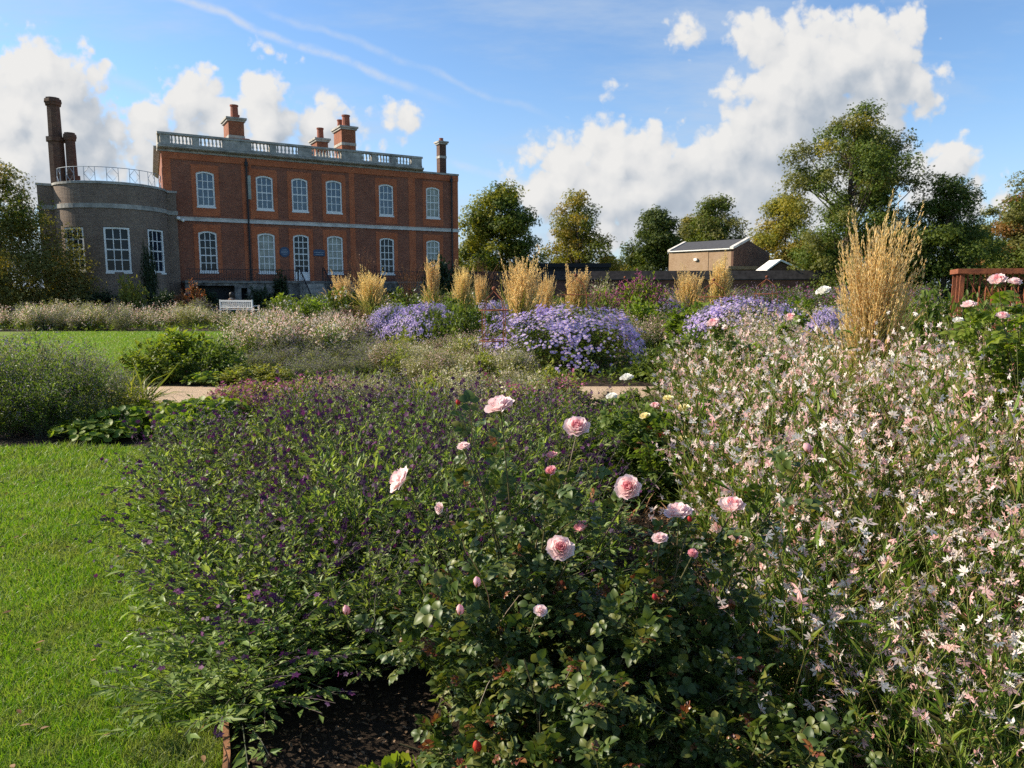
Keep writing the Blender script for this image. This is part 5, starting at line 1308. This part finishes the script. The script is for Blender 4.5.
rose_bush('dark red rose half hidden in the gaura drift', (1.6, 5.0), [(748, 428, 4.9, 'red', 1.25, (-.2, -.7, .4)), (770, 432, 5.0, 'red', 1.0, (.2, -.7, .4)), (661, 436, 4.9, 'red', .6, (0, -.7, .4))], 27, 14, .74, .7, 420, .11, .06)
rose_bush('pale rose bush with single blooms by the tall golden grass', (2.15, 7.6), [(824, 293, 7.4, 'white', 1.5, (-.3, -.5, .7)), (790, 320, 7.6, 'pale', 1.4, (0, -.6, .6)), (714, 326, 7.6, 'pale', 1.6, (-.2, -.5, .7)), (845, 330, 7.4, 'white', 1.2, (0, -.5, .7))], 28, 22, 1.08, 1.5, 900, .12, .05, leafmat='leaf_mid')
place('mid_shrub', 700, 350, 8.6, 'leafy rose foliage clump behind the yellow rose bush', wpx=110)
place('mid_shrub', 640, 400, 7.0, 'low green foliage clump left of the yellow roses', wpx=90)
place('bright_shrub', 580, 415, 6.6, 'low green leafy plant among the far salvias', wpx=70)
for px, py, D, k in ((585, 391, 9.7, 'yellow_shrub'), (606, 389, 9.8, 'pinkbuff'), (632, 389, 9.7, 'bright_shrub'), (655, 387, 9.6, 'pinkbuff'), (570, 384, 9.5, 'buff'), (545, 380, 9.4, 'yellow_shrub'), (470, 384, 9.2, 'yellow_shrub'), (410, 384, 9.0, 'pinkbuff')): mixed(k, px, py, D, 'on the near side of the gravel path')
GE = 'low lobed-leaved geranium on the mulch under the roses'
for x, y in ((-.22, 1.82), (-.02, 1.72), (-.32, 2.02), (.2, 1.7), (-.12, 2.1)): plant('geranium', (x, y, 0), GE, 'geraniums under the roses', h=.2, w=.36)
place('grass_tuft', 246, 700, 2.72, 'small grass tuft against the edging board at the bed corner', wpx=30)

# ------------------------------------------------------------------ lawn grass, mulch, litter
def in_lawn(x, y):
    e = np.interp(y, [q[1] for q in EDGE], [q[0] for q in EDGE]); return (x < e - .015) & (y < 7.32)


rng = np.random.default_rng(70); g = Geo(); n = 230000
y = 1.5 + 5.8 * rng.random(n) ** 1.9; x = -(.72 * y + .5) + (.72 * y + .5) * rng.random(n); k = in_lawn(x, y); x, y = x[k], y[k]; n = len(x)
cl = np.sin(x * 5.1 + 1.3 * np.sin(y * 3.3)) * np.sin(y * 4.3 + x) * .5 + .5
th = rng.random(n) * 2 * np.pi; lean = rng.uniform(.15, 1.1, n); d = np.stack([np.cos(th) * lean, np.sin(th) * lean, np.ones(n)], 1)
cl2 = np.clip(np.sin(x * 2.3 + 2 * np.sin(y * 1.7)) + np.sin(y * 2.9 + 1.4 * np.sin(x * 3.1)), -1, 2) * .3 + .3
s = rng.uniform(.020, .052, n) * (.6 + .45 * cl + .75 * cl2 * rng.random(n)) * (1 + .10 * (y - 2)); wd = rng.uniform(.0022, .0036, n) * (1 + .28 * (y - 2)).clip(1, 3)
g.inst(BLADE, np.stack([x, y, np.full(n, .004)], 1), frame(d, rng.normal(size=(n, 3)) + np.array([0, 0, .5])), np.stack([wd, s, s], 1), M['grass_blade'])
put(link('lawn_grass', g.mesh('lawn_grass')), 'short mown grass of the near lawn beside the bed', None, None, 'stuff')
g = Geo(); n = 60000; y = rng.uniform(12.1, 27.1, n); x = -6.3 - .13 * (y - 12) - rng.random(n) * 9; th = rng.random(n) * 6.28
d = np.stack([np.cos(th) * .7, np.sin(th) * .7, np.ones(n)], 1); s = rng.uniform(.04, .075, n)
g.inst(BLADE, np.stack([x, y, np.full(n, .004)], 1), frame(d, rng.normal(size=(n, 3))), np.stack([np.full(n, .012), s, s], 1), M['grass_blade'])
put(link('lawn_grass', g.mesh('far_lawn_grass')), 'short mown grass of the second lawn beyond the path', None, None, 'stuff')
g = Geo(); n = 9000; y = 1.5 + 3.5 * rng.random(n) ** 1.6; x = rng.uniform(-1.3, 1.6, n); e = np.interp(y, [q[1] for q in EDGE], [q[0] for q in EDGE]); k = x > e + .02; x, y = x[k], y[k]; n = len(x)
g.inst(OVAL, np.stack([x, y, rng.uniform(.006, .02, n)], 1), frame(rng.normal(size=(n, 3)) * np.array([1, 1, .25]), np.array([0, 0, 1.]) + rng.normal(size=(n, 3)) * .35), np.stack([rng.uniform(.006, .014, n), rng.uniform(.012, .034, n), np.full(n, .01)], 1), M['chip'])
put(link('bark_mulch', g.mesh('bark_mulch')), 'brown bark chip mulch on the bed soil', None, None, 'stuff')
g = Geo(); n = 7000; y = rng.uniform(1.6, 5, n); x = .7 + rng.random(n) * (.8 * y); z = rng.random(n) ** 2 * .16 + .01
g.inst(BLADE, np.stack([x, y, z], 1), frame(rng.normal(size=(n, 3)) * np.array([1, 1, .35]), np.array([0, 0, 1.]) + rng.normal(size=(n, 3)) * .5), np.stack([rng.uniform(.006, .012, n), rng.uniform(.05, .15, n), np.full(n, .06)], 1), M['litter'])
put(link('leaf_litter', g.mesh('leaf_litter')), 'dry brown fallen leaves under the gaura stems', None, None, 'stuff')
g = Geo(); n = 170; y = 1.8 + 5 * rng.random(n); x = -(.7 * y + .3) * rng.random(n) - .3; k = in_lawn(x, y); x, y = x[k], y[k]; n = len(x)
g.inst(OVAL, np.stack([x, y, np.full(n, .045)], 1), frame(rng.normal(size=(n, 3)) * np.array([1, 1, .2]), np.array([0, 0, 1.]) + rng.normal(size=(n, 3)) * .3), np.stack([np.full(n, .018), rng.uniform(.025, .045, n), np.full(n, .02)], 1), M['litter'])
put(link('fallen_leaves', g.mesh('fallen_leaves')), 'scattered dry leaves lying on the near lawn', None, None, 'stuff')
# low green cover closing the ground between the border plants
g = Geo(); n = 90000; y = 5.2 + 42 * rng.random(n) ** 1.5; x = (rng.random(n) * 2 - 1) * (.75 * y + 2)
k = ((y < 10) & (x > -2.6)) | ((y > 12.1) & (x > -6.6 - .12 * (y - 12))) | ((y > 27.3) & (x < -8))
x, y = x[k], y[k]; n = len(x); s = rng.uniform(.05, .11, n) * (1 + .02 * y)
g.inst(LEAF, np.stack([x, y, rng.random(n) * .16], 1), frame(rng.normal(size=(n, 3)) + np.array([0, 0, .5]), np.array([0, 0, 1.]) + rng.normal(size=(n, 3)) * .5), np.stack([s * .5, s, s], 1), M['leaf_mid'])
n = 26000; y = rng.uniform(1.6, 10, n); x = 1.2 + rng.random(n) * 11; s = rng.uniform(.04, .10, n)
g.inst(LEAF, np.stack([x, y, rng.random(n) * .12 * (y > 2.6)], 1), frame(rng.normal(size=(n, 3)) + np.array([0, 0, .5]), np.array([0, 0, 1.]) + rng.normal(size=(n, 3)) * .5), np.stack([s * .4, s, s], 1), M['leaf_mid'])
put(link('ground_cover', g.mesh('ground_cover')), 'low green leaves covering the soil between the border plants', None, None, 'stuff')
